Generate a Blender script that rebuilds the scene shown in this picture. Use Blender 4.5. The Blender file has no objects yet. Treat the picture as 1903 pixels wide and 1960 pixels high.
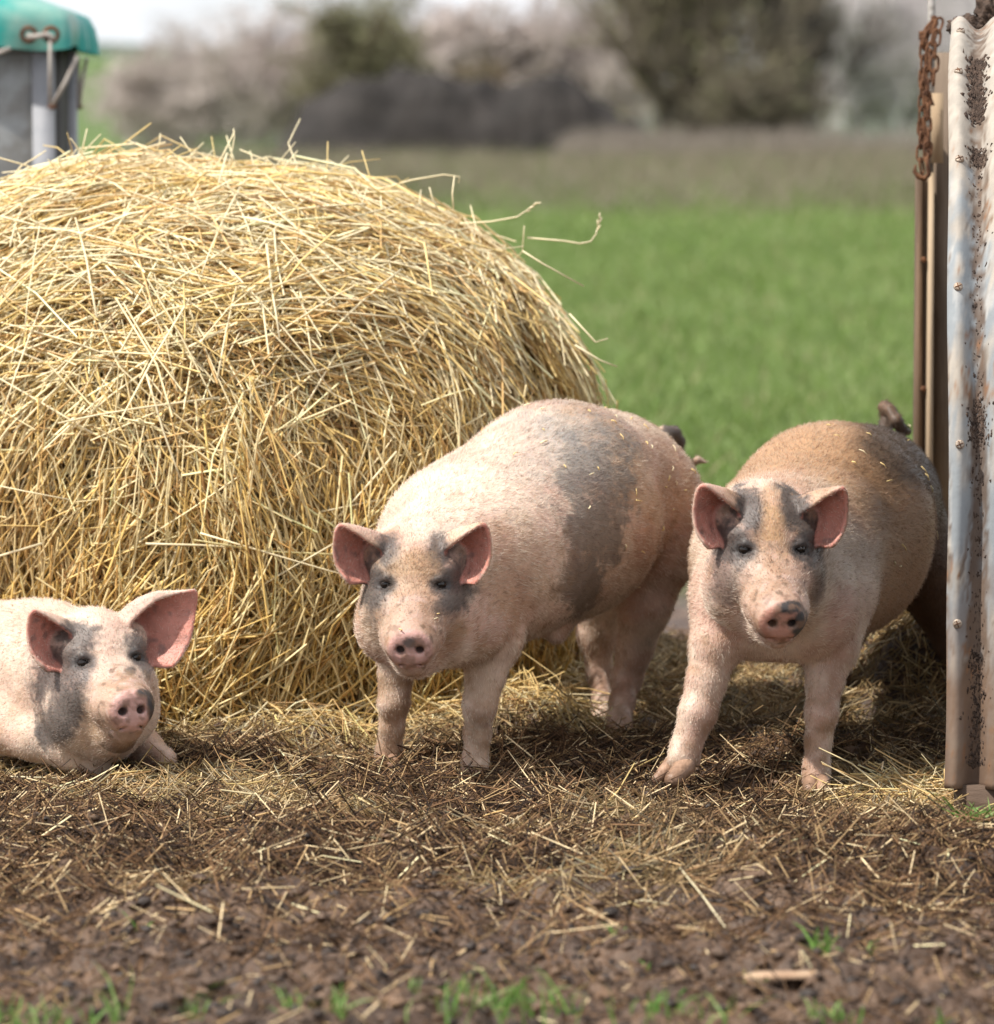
import bpy, math, random
import numpy as np
from mathutils import Vector
from mathutils.bvhtree import BVHTree

rng = np.random.default_rng(7)
random.seed(7)
SC = bpy.context.scene
COL = SC.collection
R_ = math.radians

# ------------------------------------------------------------------ camera, sky, sun, exposure
FPX = 8000.0; CX, CY = 951.5, 980.0
PITCH = math.atan(680.0 / FPX)
CAM = np.array([0.0, 0.0, 1.2])
FWD = np.array([0, math.cos(PITCH), -math.sin(PITCH)])
UPV = np.array([0, math.sin(PITCH), math.cos(PITCH)])
RGT = np.array([1.0, 0, 0])
cam = bpy.data.cameras.new('camera'); camo = bpy.data.objects.new('camera', cam); COL.objects.link(camo)
camo.location = CAM; camo.rotation_euler = (math.pi / 2 - PITCH, 0, 0)
cam.sensor_fit = 'HORIZONTAL'; cam.sensor_width = 36; cam.lens = 36 * FPX / 1903
cam.clip_end = 9000; cam.clip_start = 0.1
cam.dof.use_dof = True; cam.dof.focus_distance = 7.88; cam.dof.aperture_fstop = 4.1
SC.camera = camo

SUN_DIR = Vector((-0.54, -0.22, 0.82)).normalized()     # towards the sun
elev = math.asin(SUN_DIR.z); azim = math.atan2(SUN_DIR.x, SUN_DIR.y)
W = bpy.data.worlds.new('World'); SC.world = W; W.use_nodes = True
nt = W.node_tree; nt.nodes.clear()
wo = nt.nodes.new('ShaderNodeOutputWorld'); bg = nt.nodes.new('ShaderNodeBackground')
sky = nt.nodes.new('ShaderNodeTexSky'); sky.sky_type = 'NISHITA'; sky.sun_disc = False
sky.sun_elevation = elev; sky.sun_rotation = azim; sky.air_density = 1.2; sky.dust_density = 2.0
tc = nt.nodes.new('ShaderNodeTexCoord'); mp = nt.nodes.new('ShaderNodeMapping'); mp.inputs['Scale'].default_value = (1, 1, 3.5)
nz = nt.nodes.new('ShaderNodeTexNoise'); nz.inputs['Scale'].default_value = 3.2; nz.inputs['Detail'].default_value = 6
cr = nt.nodes.new('ShaderNodeValToRGB'); cr.color_ramp.elements[0].position = 0.28; cr.color_ramp.elements[1].position = 0.50
mx = nt.nodes.new('ShaderNodeMix'); mx.data_type = 'RGBA'; mx.inputs[7].default_value = (9.6, 9.9, 10.4, 1)
nt.links.new(tc.outputs['Generated'], mp.inputs['Vector']); nt.links.new(mp.outputs[0], nz.inputs['Vector'])
nt.links.new(nz.outputs['Fac'], cr.inputs[0]); nt.links.new(cr.outputs[0], mx.inputs[0])
nt.links.new(sky.outputs[0], mx.inputs[6]); nt.links.new(mx.outputs[2], bg.inputs[0])
bg.inputs[1].default_value = 0.088
nt.links.new(bg.outputs[0], wo.inputs[0])
sl = bpy.data.lights.new('sun', 'SUN'); sl.energy = 4.6; sl.angle = R_(1.2); sl.color = (1.0, 0.95, 0.87)
so = bpy.data.objects.new('sun', sl); COL.objects.link(so)
so.rotation_euler = SUN_DIR.to_track_quat('Z', 'Y').to_euler()
SC.view_settings.view_transform = 'Standard'; SC.view_settings.look = 'None'
SC.view_settings.exposure = 0.45; SC.view_settings.gamma = 1; SC.view_settings.use_curve_mapping = False
SC.render.engine = 'CYCLES'
SC.cycles.max_bounces = 6; SC.cycles.transparent_max_bounces = 4; SC.cycles.use_denoising = True

# ------------------------------------------------------------------ helpers
def P(px, py, d):
    return CAM + FWD * d + RGT * ((px - CX) / FPX * d) + UPV * ((CY - py) / FPX * d)
def ground_at(px, py, z=0.0):
    v = FWD + RGT * ((px - CX) / FPX) + UPV * ((CY - py) / FPX)
    t = (z - CAM[2]) / v[2]
    return CAM + v * t
def proj(p):
    q = p - CAM
    d = q @ FWD
    return CX + FPX * (q @ RGT) / d, CY - FPX * (q @ UPV) / d, d
def hsh(ix, iy, iz, seed):
    h = (ix * 374761393 + iy * 668265263 + iz * 2147483647 + seed * 1274126177) & 0xFFFFFFFF
    h = ((h ^ (h >> 13)) * 1274126177) & 0xFFFFFFFF
    h = ((h ^ (h >> 16)) * 2246822519) & 0xFFFFFFFF
    return ((h ^ (h >> 13)) & 0xFFFFFF) / float(0xFFFFFF)
def vn(p, seed=0):
    i = np.floor(p).astype(np.int64); f = p - i; f = f * f * (3 - 2 * f)
    x, y, z = i[:, 0], i[:, 1], i[:, 2]; r = 0
    for dx in (0, 1):
        wx = f[:, 0] if dx else 1 - f[:, 0]
        for dy in (0, 1):
            wy = f[:, 1] if dy else 1 - f[:, 1]
            for dz in (0, 1):
                wz = f[:, 2] if dz else 1 - f[:, 2]
                r = r + wx * wy * wz * hsh(x + dx, y + dy, z + dz, seed)
    return r
def fbm(p, oct=4, seed=0):
    r = 0; a = 0.5; s = 0
    for o in range(oct):
        r = r + a * vn(p * (2 ** o) + 17.3 * o, seed + o); s += a; a *= 0.5
    return r / s
def sm(a, b, x):
    t = np.clip((x - a) / (b - a), 0, 1); return t * t * (3 - 2 * t)
def lerp(a, b, t): return a * (1 - t[:, None]) + b * t[:, None]
def nrm(v):
    v = np.asarray(v, float)
    return v / np.maximum(np.linalg.norm(v, axis=-1, keepdims=True), 1e-9)

def tag(o, label=None, cat=None, group=None, kind=None):
    if label: o['label'] = label
    if cat: o['category'] = cat
    if group: o['group'] = group
    if kind: o['kind'] = kind
    return o
def empty(name, loc, rz=0):
    o = bpy.data.objects.new(name, None); COL.objects.link(o); o.location = loc; o.rotation_euler = (0, 0, rz)
    o.empty_display_size = 0.05
    return o
def mesh_obj(name, V, F, mat, parent=None, smooth=True, col=None, loops=None):
    """V (n,3) world coords; F: (m,k) int array, or list of such arrays; parent at identity rotation -> coords made local."""
    V = np.asarray(V, float)
    if parent is not None:
        V = V - np.array(parent.location)
        if parent.parent is not None: V = V - np.array(parent.parent.location)
    Fs = F if isinstance(F, list) else [F]
    Fs = [np.asarray(f, np.int32) for f in Fs if len(f)]
    me = bpy.data.meshes.new(name)
    me.vertices.add(len(V)); me.vertices.foreach_set('co', V.astype(np.float32).ravel())
    nl = sum(f.size for f in Fs); npoly = sum(len(f) for f in Fs)
    me.loops.add(nl); me.loops.foreach_set('vertex_index', np.concatenate([f.ravel() for f in Fs]))
    tot = np.concatenate([np.full(len(f), f.shape[1], np.int32) for f in Fs])
    st = np.concatenate([[0], np.cumsum(tot)[:-1]]).astype(np.int32)
    me.polygons.add(npoly); me.polygons.foreach_set('loop_start', st); me.polygons.foreach_set('loop_total', tot)
    me.update(calc_edges=True); me.validate()
    if smooth: me.polygons.foreach_set('use_smooth', np.ones(npoly, bool))
    if col is not None:
        a = me.color_attributes.new('col', 'FLOAT_COLOR', 'POINT')
        c = np.ones((len(V), 4), np.float32); c[:, :3] = col
        a.data.foreach_set('color', c.ravel())
    if mat is not None: me.materials.append(mat)
    o = bpy.data.objects.new(name, me); COL.objects.link(o)
    if parent is not None: o.parent = parent
    return o

class MB:
    """collects simple solids and links them as one mesh"""
    def __init__(s): s.V = []; s.Q = []; s.T = []; s.n = 0
    def add(s, V, Q=(), T=()):
        V = np.asarray(V, float)
        if len(Q): s.Q.append(np.asarray(Q) + s.n)
        if len(T): s.T.append(np.asarray(T) + s.n)
        s.V.append(V); s.n += len(V); return s
    def hexa(s, c8):
        return s.add(c8, [[0, 1, 2, 3], [7, 6, 5, 4], [0, 4, 5, 1], [1, 5, 6, 2], [2, 6, 7, 3], [3, 7, 4, 0]])
    def box(s, c, ax, ay, az):
        c, ax, ay, az = map(lambda q: np.asarray(q, float), (c, ax, ay, az))
        return s.hexa([c - ax - ay - az, c + ax - ay - az, c + ax + ay - az, c - ax + ay - az,
                       c - ax - ay + az, c + ax - ay + az, c + ax + ay + az, c - ax + ay + az])
    def tube(s, pts, r, n=8, caps=True, flat=1.0, up=None):
        pts = np.asarray(pts, float); m = len(pts); r = np.broadcast_to(np.asarray(r, float), (m,))
        T = nrm(np.gradient(pts, axis=0)); V = []
        a = np.array(up if up is not None else ([0, 0, 1] if abs(T[0][2]) < .9 else [1, 0, 0]), float)
        for i in range(m):
            b = nrm(np.cross(T[i], a)); a = nrm(np.cross(b, T[i]))
            for k in range(n):
                th = 2 * math.pi * k / n
                V.append(pts[i] + r[i] * (math.cos(th) * b + flat * math.sin(th) * a))
        Q = [[i * n + k, i * n + (k + 1) % n, (i + 1) * n + (k + 1) % n, (i + 1) * n + k] for i in range(m - 1) for k in range(n)]
        Tt = []
        if caps:
            V += [pts[0], pts[-1]]; e = m * n
            for k in range(n):
                Tt.append([e, (k + 1) % n, k]); Tt.append([e + 1, (m - 1) * n + k, (m - 1) * n + (k + 1) % n])
        return s.add(V, Q, Tt)
    def build(s, name, mat, parent=None, smooth=False, col=None):
        F = []
        if s.Q: F.append(np.concatenate(s.Q))
        if s.T: F.append(np.concatenate(s.T))
        return mesh_obj(name, np.concatenate(s.V), F, mat, parent, smooth, col)

# ------------------------------------------------------------------ materials
def mat_new(name):
    m = bpy.data.materials.new(name); m.use_nodes = True
    b = m.node_tree.nodes['Principled BSDF']; return m, m.node_tree, b
def nd(nt, t, **kw):
    n = nt.nodes.new(t)
    for k, v in kw.items():
        if k in n.inputs: n.inputs[k].default_value = v
        else: setattr(n, k, v)
    return n
def noise_mat(name, c1, c2, scale, rough=0.8, bump=0.3, bscale=None, metallic=0.0, c3=None, stretch=(1, 1, 1), coord='Object', dist=0.01, spec=0.3, lo=.35, hi=.65):
    m, t, b = mat_new(name)
    tcn = nd(t, 'ShaderNodeTexCoord'); mpn = nd(t, 'ShaderNodeMapping'); mpn.inputs['Scale'].default_value = stretch
    t.links.new(tcn.outputs[coord], mpn.inputs[0])
    n = nd(t, 'ShaderNodeTexNoise', Scale=scale, Detail=8.0, Roughness=0.65); t.links.new(mpn.outputs[0], n.inputs['Vector'])
    r = nd(t, 'ShaderNodeValToRGB'); e = r.color_ramp.elements
    e[0].position = lo; e[0].color = (*c1, 1); e[1].position = hi; e[1].color = (*c2, 1)
    if c3 is not None: x = e.new(0.5 * (lo + hi)); x.color = (*c3, 1)
    t.links.new(n.outputs['Fac'], r.inputs[0]); t.links.new(r.outputs[0], b.inputs['Base Color'])
    b.inputs['Roughness'].default_value = rough; b.inputs['Metallic'].default_value = metallic
    b.inputs['Specular IOR Level'].default_value = spec
    n2 = nd(t, 'ShaderNodeTexNoise', Scale=bscale or scale * 4, Detail=6.0); t.links.new(mpn.outputs[0], n2.inputs['Vector'])
    bp = nd(t, 'ShaderNodeBump', Strength=bump, Distance=dist); t.links.new(n2.outputs['Fac'], bp.inputs['Height'])
    t.links.new(bp.outputs[0], b.inputs['Normal'])
    return m
def attr_mat(name, rough=0.7, spec=0.3, bump=0, bscale=100, trans=0.0, vary=0.0, vscale=30, dist=0.004, stretch=(1, 1, 1)):
    m, t, b = mat_new(name)
    a = nd(t, 'ShaderNodeAttribute'); a.attribute_name = 'col'
    src = a.outputs['Color']
    tcn = nd(t, 'ShaderNodeTexCoord')
    if vary:
        n = nd(t, 'ShaderNodeTexNoise', Scale=float(vscale), Detail=6.0, Roughness=0.7); t.links.new(tcn.outputs['Object'], n.inputs['Vector'])
        mr = nd(t, 'ShaderNodeMapRange'); mr.inputs[1].default_value = .3; mr.inputs[2].default_value = .7
        mr.inputs[3].default_value = 1 - vary; mr.inputs[4].default_value = 1 + vary
        t.links.new(n.outputs['Fac'], mr.inputs[0])
        vm = nd(t, 'ShaderNodeVectorMath', operation='SCALE'); t.links.new(src, vm.inputs[0]); t.links.new(mr.outputs[0], vm.inputs['Scale'])
        src = vm.outputs[0]
    t.links.new(src, b.inputs['Base Color'])
    b.inputs['Roughness'].default_value = rough; b.inputs['Specular IOR Level'].default_value = spec
    if bump:
        mpn = nd(t, 'ShaderNodeMapping'); mpn.inputs['Scale'].default_value = stretch; t.links.new(tcn.outputs['Object'], mpn.inputs[0])
        n2 = nd(t, 'ShaderNodeTexNoise', Scale=float(bscale), Detail=5.0); t.links.new(mpn.outputs[0], n2.inputs['Vector'])
        bp = nd(t, 'ShaderNodeBump', Strength=bump, Distance=dist); t.links.new(n2.outputs['Fac'], bp.inputs['Height'])
        t.links.new(bp.outputs[0], b.inputs['Normal'])
    if trans:
        tr = nd(t, 'ShaderNodeBsdfTranslucent'); t.links.new(src, tr.inputs[0])
        ms = nd(t, 'ShaderNodeMixShader'); ms.inputs[0].default_value = trans
        t.links.new(b.outputs[0], ms.inputs[1]); t.links.new(tr.outputs[0], ms.inputs[2])
        t.links.new(ms.outputs[0], t.nodes['Material Output'].inputs[0])
    return m

M = {}
M['straw'] = attr_mat('straw', rough=0.42, spec=0.45, vary=0.12, vscale=60, trans=.12)
M['litter'] = attr_mat('litter', rough=0.7, spec=0.25, vary=0.2, vscale=80)
M['grass'] = attr_mat('grass', rough=0.55, spec=0.3, trans=0.3)
M['mud'] = attr_mat('mud', rough=0.55, spec=0.5, bump=0.9, bscale=70, vary=0.30, vscale=28, dist=0.012)
M['field'] = attr_mat('field', rough=0.9, spec=0.1, bump=0.5, bscale=25, vary=0.22, vscale=0.9, dist=0.03)
M['bark'] = attr_mat('bark', rough=0.9, spec=0.1)
M['fur'] = attr_mat('fur', rough=0.5, spec=0.35, trans=0.15)
M['bale_core'] = noise_mat('bale_core', (.10, .055, .018), (.30, .19, .07), 40, bump=1, dist=.02)
M['galv'] = None

def skin_material():
    m = attr_mat('pig_skin', rough=0.52, spec=0.35, bump=0.45, bscale=170, vary=0.13, vscale=45, dist=0.003)
    b = m.node_tree.nodes['Principled BSDF']
    b.inputs['Subsurface Weight'].default_value = 0.22
    b.inputs['Subsurface Radius'].default_value = (1.0, 0.35, 0.22)
    b.inputs['Subsurface Scale'].default_value = 0.009
    return m
M['skin'] = skin_material()
m_, t_, b_ = mat_new('eye'); b_.inputs['Base Color'].default_value = (.012, .008, .006, 1); b_.inputs['Roughness'].default_value = .08; M['eye'] = m_
M['hoof'] = noise_mat('hoof', (.17, .10, .065), (.40, .25, .17), 30, rough=.45, bump=.3)

# ------------------------------------------------------------------ signed-distance modelling of animals
class SDF:
    def __init__(s): s.ops = []
    def rc(s, a, b, r1, r2, k=0.03, sub=False, tagn=None):
        s.ops.append(('rc', np.asarray(a, float), np.asarray(b, float), r1, r2, k, sub)); return s
    def ell(s, c, r, B=None, k=0.03, sub=False):
        s.ops.append(('el', np.asarray(c, float), np.asarray(r, float), np.eye(3) if B is None else np.asarray(B, float), None, k, sub)); return s
    def sheet(s, V, T, th, k=0.012):
        bvh = BVHTree.FromPolygons([Vector(v) for v in V], [tuple(map(int, t)) for t in T])
        s.ops.append(('sh', bvh, V.min(0) - .035, V.max(0) + .035, th, k, False)); return s
    def ev(s, p):
        d = np.full(len(p), 10.0)
        for op in s.ops:
            t = op[0]; k, sub = op[5], op[6]
            if t == 'rc':
                a, b, r1, r2 = op[1:5]; c0 = (a + b) / 2; R0 = np.linalg.norm(b - a) / 2 + max(r1, r2) + k + .016
            elif t == 'el':
                c0 = op[1]; R0 = op[2].max() + k + .016
            else:
                c0 = (op[2] + op[3]) / 2; R0 = np.linalg.norm(op[3] - op[2]) / 2
            dp = p - c0; near = np.where(np.einsum('ij,ij->i', dp, dp) < R0 * R0)[0]
            if not len(near): continue
            pp = p[near]
            if t == 'rc':
                ba = b - a; l2 = ba @ ba; rr = r1 - r2; a2 = l2 - rr * rr
                if a2 <= 1e-9:
                    q = np.linalg.norm(pp - (a if r1 > r2 else b), axis=1) - max(r1, r2)
                else:
                    pa = pp - a; y = pa @ ba; z = y - l2
                    w = pa * l2 - y[:, None] * ba; x2 = np.einsum('ij,ij->i', w, w); y2 = y * y * l2; z2 = z * z * l2
                    kk = np.sign(rr) * rr * rr * x2
                    c1 = np.sign(z) * a2 * z2 > kk; c2 = np.sign(y) * a2 * y2 < kk
                    q = np.where(c1, np.sqrt(x2 + z2) / l2 - r2, np.where(c2, np.sqrt(x2 + y2) / l2 - r1,
                                 (np.sqrt(x2 * a2 / l2) + y * rr) / l2 - r1))
            elif t == 'el':
                c, r, B = op[1:4]
                l = (pp - c) @ B.T; l1 = l / r; l22 = l1 / r
                k0 = np.sqrt(np.einsum('ij,ij->i', l1, l1)); k1 = np.sqrt(np.einsum('ij,ij->i', l22, l22))
                q = k0 * (k0 - 1) / np.maximum(k1, 1e-9)
            else:
                bvh, lo, hi, th = op[1:5]
                ins = np.where(((pp > lo) & (pp < hi)).all(1))[0]
                q = np.full(len(pp), 1.0)
                fn = bvh.find_nearest
                q[ins] = [fn(v)[3] for v in pp[ins].tolist()]
                q = q - th
            dn = d[near]
            if sub:
                h = np.maximum(k - np.abs(dn + q), 0) / k; dn = np.maximum(dn, -q) + h * h * k * .25
            else:
                h = np.maximum(k - np.abs(dn - q), 0) / k; dn = np.minimum(dn, q) - h * h * k * .25
            d[near] = dn
        return d
    def mesh(s, lo, hi, h=0.0044):
        lo = np.asarray(lo); hi = np.asarray(hi); C = 4; H = h * C
        nc = np.ceil((hi - lo) / H).astype(int) + 1
        g = [lo[i] + H * np.arange(nc[i]) for i in range(3)]
        X, Y, Z = np.meshgrid(*g, indexing='ij')
        D = s.ev(np.stack([X.ravel(), Y.ravel(), Z.ravel()], 1)).reshape(nc)
        # coarse cells near the surface
        near = np.abs(D) < H * 1.9
        cell = np.zeros(nc - 1, bool)
        for i in (0, 1):
            for j in (0, 1):
                for k in (0, 1): cell |= near[i:nc[0] - 1 + i, j:nc[1] - 1 + j, k:nc[2] - 1 + k]
        nf = (nc - 1) * C + 1
        G = np.repeat(np.repeat(np.repeat(D[:-1, :-1, :-1], C, 0), C, 1), C, 2).astype(np.float32)
        G = np.pad(G, ((0, 1),) * 3, mode='edge')
        mk = np.repeat(np.repeat(np.repeat(cell, C, 0), C, 1), C, 2); mk = np.pad(mk, ((0, 1),) * 3, mode='edge')
        I = np.argwhere(mk)
        G[mk] = s.ev(lo + I * h)
        S = G < 0
        mixed = np.zeros(nf - 1, bool); a0 = S[:-1, :-1, :-1]
        for i in (0, 1):
            for j in (0, 1):
                for k in (0, 1): mixed |= S[i:nf[0] - 1 + i, j:nf[1] - 1 + j, k:nf[2] - 1 + k] != a0
        cid = np.argwhere(mixed); idx = np.full(nf - 1, -1, np.int64); idx[mixed] = np.arange(len(cid))
        acc = np.zeros((len(cid), 3)); cnt = np.zeros(len(cid))
        cor = [(i, j, k) for i in (0, 1) for j in (0, 1) for k in (0, 1)]
        gv = {c: G[cid[:, 0] + c[0], cid[:, 1] + c[1], cid[:, 2] + c[2]] for c in cor}
        for c in cor:
            for ax in range(3):
                if c[ax] == 0:
                    e = list(c); e[ax] = 1; e = tuple(e)
                    ga, gb = gv[c], gv[e]; cr_ = (ga < 0) != (gb < 0)
                    t = np.where(cr_, ga / np.where(cr_, ga - gb, 1), 0)
                    q = np.tile(np.array(c, float), (len(cid), 1)); q[:, ax] += t
                    acc[cr_] += q[cr_]; cnt[cr_] += 1
        V = lo + (cid + acc / cnt[:, None]) * h
        F = []
        for ax in range(3):
            b, c = [(1, 2), (2, 0), (0, 1)][ax]
            sl0 = [slice(None)] * 3; sl1 = [slice(None)] * 3; sl0[ax] = slice(0, -1); sl1[ax] = slice(1, None)
            A = S[tuple(sl0)]; Bq = S[tuple(sl1)]
            E = np.argwhere(A != Bq); E = E[(E[:, b] > 0) & (E[:, c] > 0) & (E[:, b] < nf[b] - 1) & (E[:, c] < nf[c] - 1)]
            sg = A[E[:, 0], E[:, 1], E[:, 2]]
            def ix(db, dc):
                q = E.copy(); q[:, b] -= db; q[:, c] -= dc; return idx[q[:, 0], q[:, 1], q[:, 2]]
            q = np.stack([ix(1, 1), ix(0, 1), ix(0, 0), ix(1, 0)], 1)
            q[~sg] = q[~sg][:, ::-1]; F.append(q)
        F = np.concatenate(F); F = F[(F >= 0).all(1)]
        for _ in range(1):   # settle on the surface
            d = s.ev(V); e = 0.0015
            gx = np.stack([s.ev(V + np.eye(3)[i] * e) - d for i in range(3)], 1) / e
            V = V - np.clip(d, -h, h)[:, None] * gx / np.maximum((gx * gx).sum(1), .2)[:, None]
        return V, F

def vert_normals(V, F):
    a, b, c, d = (V[F[:, i]] for i in range(4))
    n = np.cross(c - a, d - b); N = np.zeros_like(V)
    for i in range(4):
        for k in range(3): N[:, k] += np.bincount(F[:, i], n[:, k], len(V))
    return nrm(N)

class Head:
    def __init__(s, o, yaw, pitch, roll, scale):
        F = np.array([math.sin(yaw) * math.cos(pitch), -math.cos(yaw) * math.cos(pitch), -math.sin(pitch)])
        Rr = np.array([math.cos(yaw), math.sin(yaw), 0]); U = nrm(np.cross(F, Rr)); 
        if U[2] < 0: U = -U
        c, q = math.cos(roll), math.sin(roll)
        s.R = c * Rr + q * U; s.U = c * U - q * Rr; s.F = F; s.o = np.asarray(o); s.s = scale
        s.B = np.stack([s.R, s.U, s.F])
    def w(s, r, u, f): return s.o + s.s * (r * s.R + u * s.U + f * s.F)
    def wa(s, A): return s.o + s.s * (np.asarray(A) @ s.B)
    def loc(s, p): return (p - s.o) @ s.B.T / s.s

EAR = np.array([
 [(.036, .052, -.028), (.040, .080, -.050), (.062, .070, -.080), (.078, .035, -.080), (.074, .012, -.055)],
 [(.064, .072, -.004), (.064, .097, -.028), (.082, .078, -.066), (.094, .036, -.066), (.086, .006, -.036)],
 [(.096, .096, .006), (.098, .108, -.012), (.110, .074, -.044), (.112, .030, -.042), (.102, .004, -.022)],
 [(.122, .112, .012), (.128, .112, .000), (.134, .072, -.022), (.130, .030, -.022), (.116, .004, -.010)],
 [(.132, .115, .012), (.140, .104, .006), (.144, .070, -.006), (.139, .036, -.008), (.124, .012, -.004)]])
def resample(G, nu, nv):
    def cat(A, n):
        m = len(A); t = np.linspace(0, m - 1, n); i = np.minimum(t.astype(int), m - 2); f = (t - i).reshape((-1,) + (1,) * (A.ndim - 1))
        p0 = A[np.maximum(i - 1, 0)]; p1 = A[i]; p2 = A[i + 1]; p3 = A[np.minimum(i + 2, m - 1)]
        return .5 * (2 * p1 + (p2 - p0) * f + (2 * p0 - 5 * p1 + 4 * p2 - p3) * f ** 2 + (3 * p1 - p0 - 3 * p2 + p3) * f ** 3)
    A = cat(np.asarray(G, float), nu); return cat(A.transpose(1, 0, 2), nv).transpose(1, 0, 2)
def add_ear(S, H, grid, side, th=0.0041, k=.010):
    G = resample(grid, 13, 15) * np.array([side, 1, 1]); nu, nv = G.shape[:2]
    V = H.wa(G.reshape(-1, 3))
    T = []
    for i in range(nu - 1):
        for j in range(nv - 1):
            a = i * nv + j; T += [(a, a + 1, a + nv + 1), (a, a + nv + 1, a + nv)]
    S.sheet(V, T, th, k); return V.reshape(nu, nv, 3)

def add_head(S, H, jowl=1.0, long=0.0):
    k = .03 * H.s
    def el(c, r, k=k, sub=False, B=None):
        S.ell(H.w(*c), np.array(r) * H.s, H.B if B is None else B, k, sub)
    def rc(a, b, r1, r2, k=k, sub=False): S.rc(H.w(*a), H.w(*b), r1 * H.s, r2 * H.s, k, sub)
    L = long
    el((0, .030, -.075), (.086, .080, .085)); el((0, .035, -.020), (.052, .045, .040)); el((0, .075, -.11), (.070, .045, .07))
    rc((0, -.028, -.035), (0, -.096 - L, .074), .069, .051, .04)
    for q in (-1, 1):
        el((q * .050, .026, -.016), (.028, .016, .028), .03)                       # brow
        el((q * .055 * jowl, -.075, -.075), (.060 * jowl, .075, .085), .04)        # jowl
        el((q * .050, -.042, -.008), (.034, .036, .048), .035); el((q * .030, -.095 - L, .060), (.026, .026, .036), .025)                      # cheek
        rc((q * .060, .05, -.065), (q * .074, .055, -.060), .030, .022, .03)       # ear root
    rc((0, -.125, -.06), (0, -.143 - L, .070), .055, .025, .03)
    # snout disc: short elliptical plug with a rim
    T = nrm(.90 * H.F - .30 * H.U); B2 = np.stack([H.R, nrm(np.cross(T, H.R)) * (1 if np.cross(T, H.R) @ H.U > 0 else -1), T])
    sc = np.array([0, -.112 - L, .113])
    def ws(r, u, f): return H.w(*sc) + H.s * (r * B2[0] + u * B2[1] + f * B2[2])
    S.ell(ws(0, -.001, -.010), np.array([.0435, .036, .024]) * H.s, B2, .022)
    S.ell(ws(0, .000, .004), np.array([.0430, .0335, .0125]) * H.s, B2, .006)
    S.ell(ws(0, .021, .000), np.array([.025, .012, .013]) * H.s, B2, .012)
    S.ell(ws(0, -.002, .019), np.array([.036, .027, .0050]) * H.s, B2, .006, True)
    for q in (-1, 1):
        S.ell(ws(q * .0180, -.001, .012), np.array([.0085, .0076, .020]) * H.s, B2, .004, True)
    # wrinkle behind the rim, mouth
    for q in (-1, 1):
        rc((q * .012, -.146 - L, .112), (q * .040, -.137 - L, .060), .0028, .0028, .005, True)
        rc((q * .040, -.137 - L, .060), (q * .052, -.118 - L, .020), .0028, .0022, .005, True)
        S.ell(H.w(q * .0510, .002, .022), np.array([.0150, .0095, .015]) * H.s, H.B, .008, True)   # socket
        S.rc(H.w(q * .037, -.005, .023), H.w(q * .066, .002, .003), .0034 * H.s, .003 * H.s, .008)  # lower lid
        S.rc(H.w(q * .036, .007, .022), H.w(q * .051, .0135, .020), .0034 * H.s, .0042 * H.s, .009)
        S.rc(H.w(q * .051, .0135, .020), H.w(q * .068, .006, .002), .0042 * H.s, .0034 * H.s, .009)
    return sc, B2, ws

def leg(S, pts, k=.03):
    q = [(P(a, b, d), r * d / FPX) for a, b, d, r in pts]
    for (a, r1), (b, r2) in zip(q, q[1:]): S.rc(a, b, r1, r2, k)
def add_eyes(H, parent):
    for q in (-1, 1):
        mb = MB(); c = H.w(q * .0510, .002, .0095); r = .0120 * H.s; V = []; n, m = 12, 8
        for i in range(m + 1):
            for j in range(n):
                ph = math.pi * i / m; th = 2 * math.pi * j / n
                V.append(c + r * (math.sin(ph) * math.cos(th) * H.R + math.sin(ph) * math.sin(th) * H.U + math.cos(ph) * H.F))
        Q = [[i * n + j, i * n + (j + 1) % n, (i + 1) * n + (j + 1) % n, (i + 1) * n + j] for i in range(m) for j in range(n)]
        mb.add(V, Q); mb.build('eye', M['eye'], parent, True)

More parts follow.
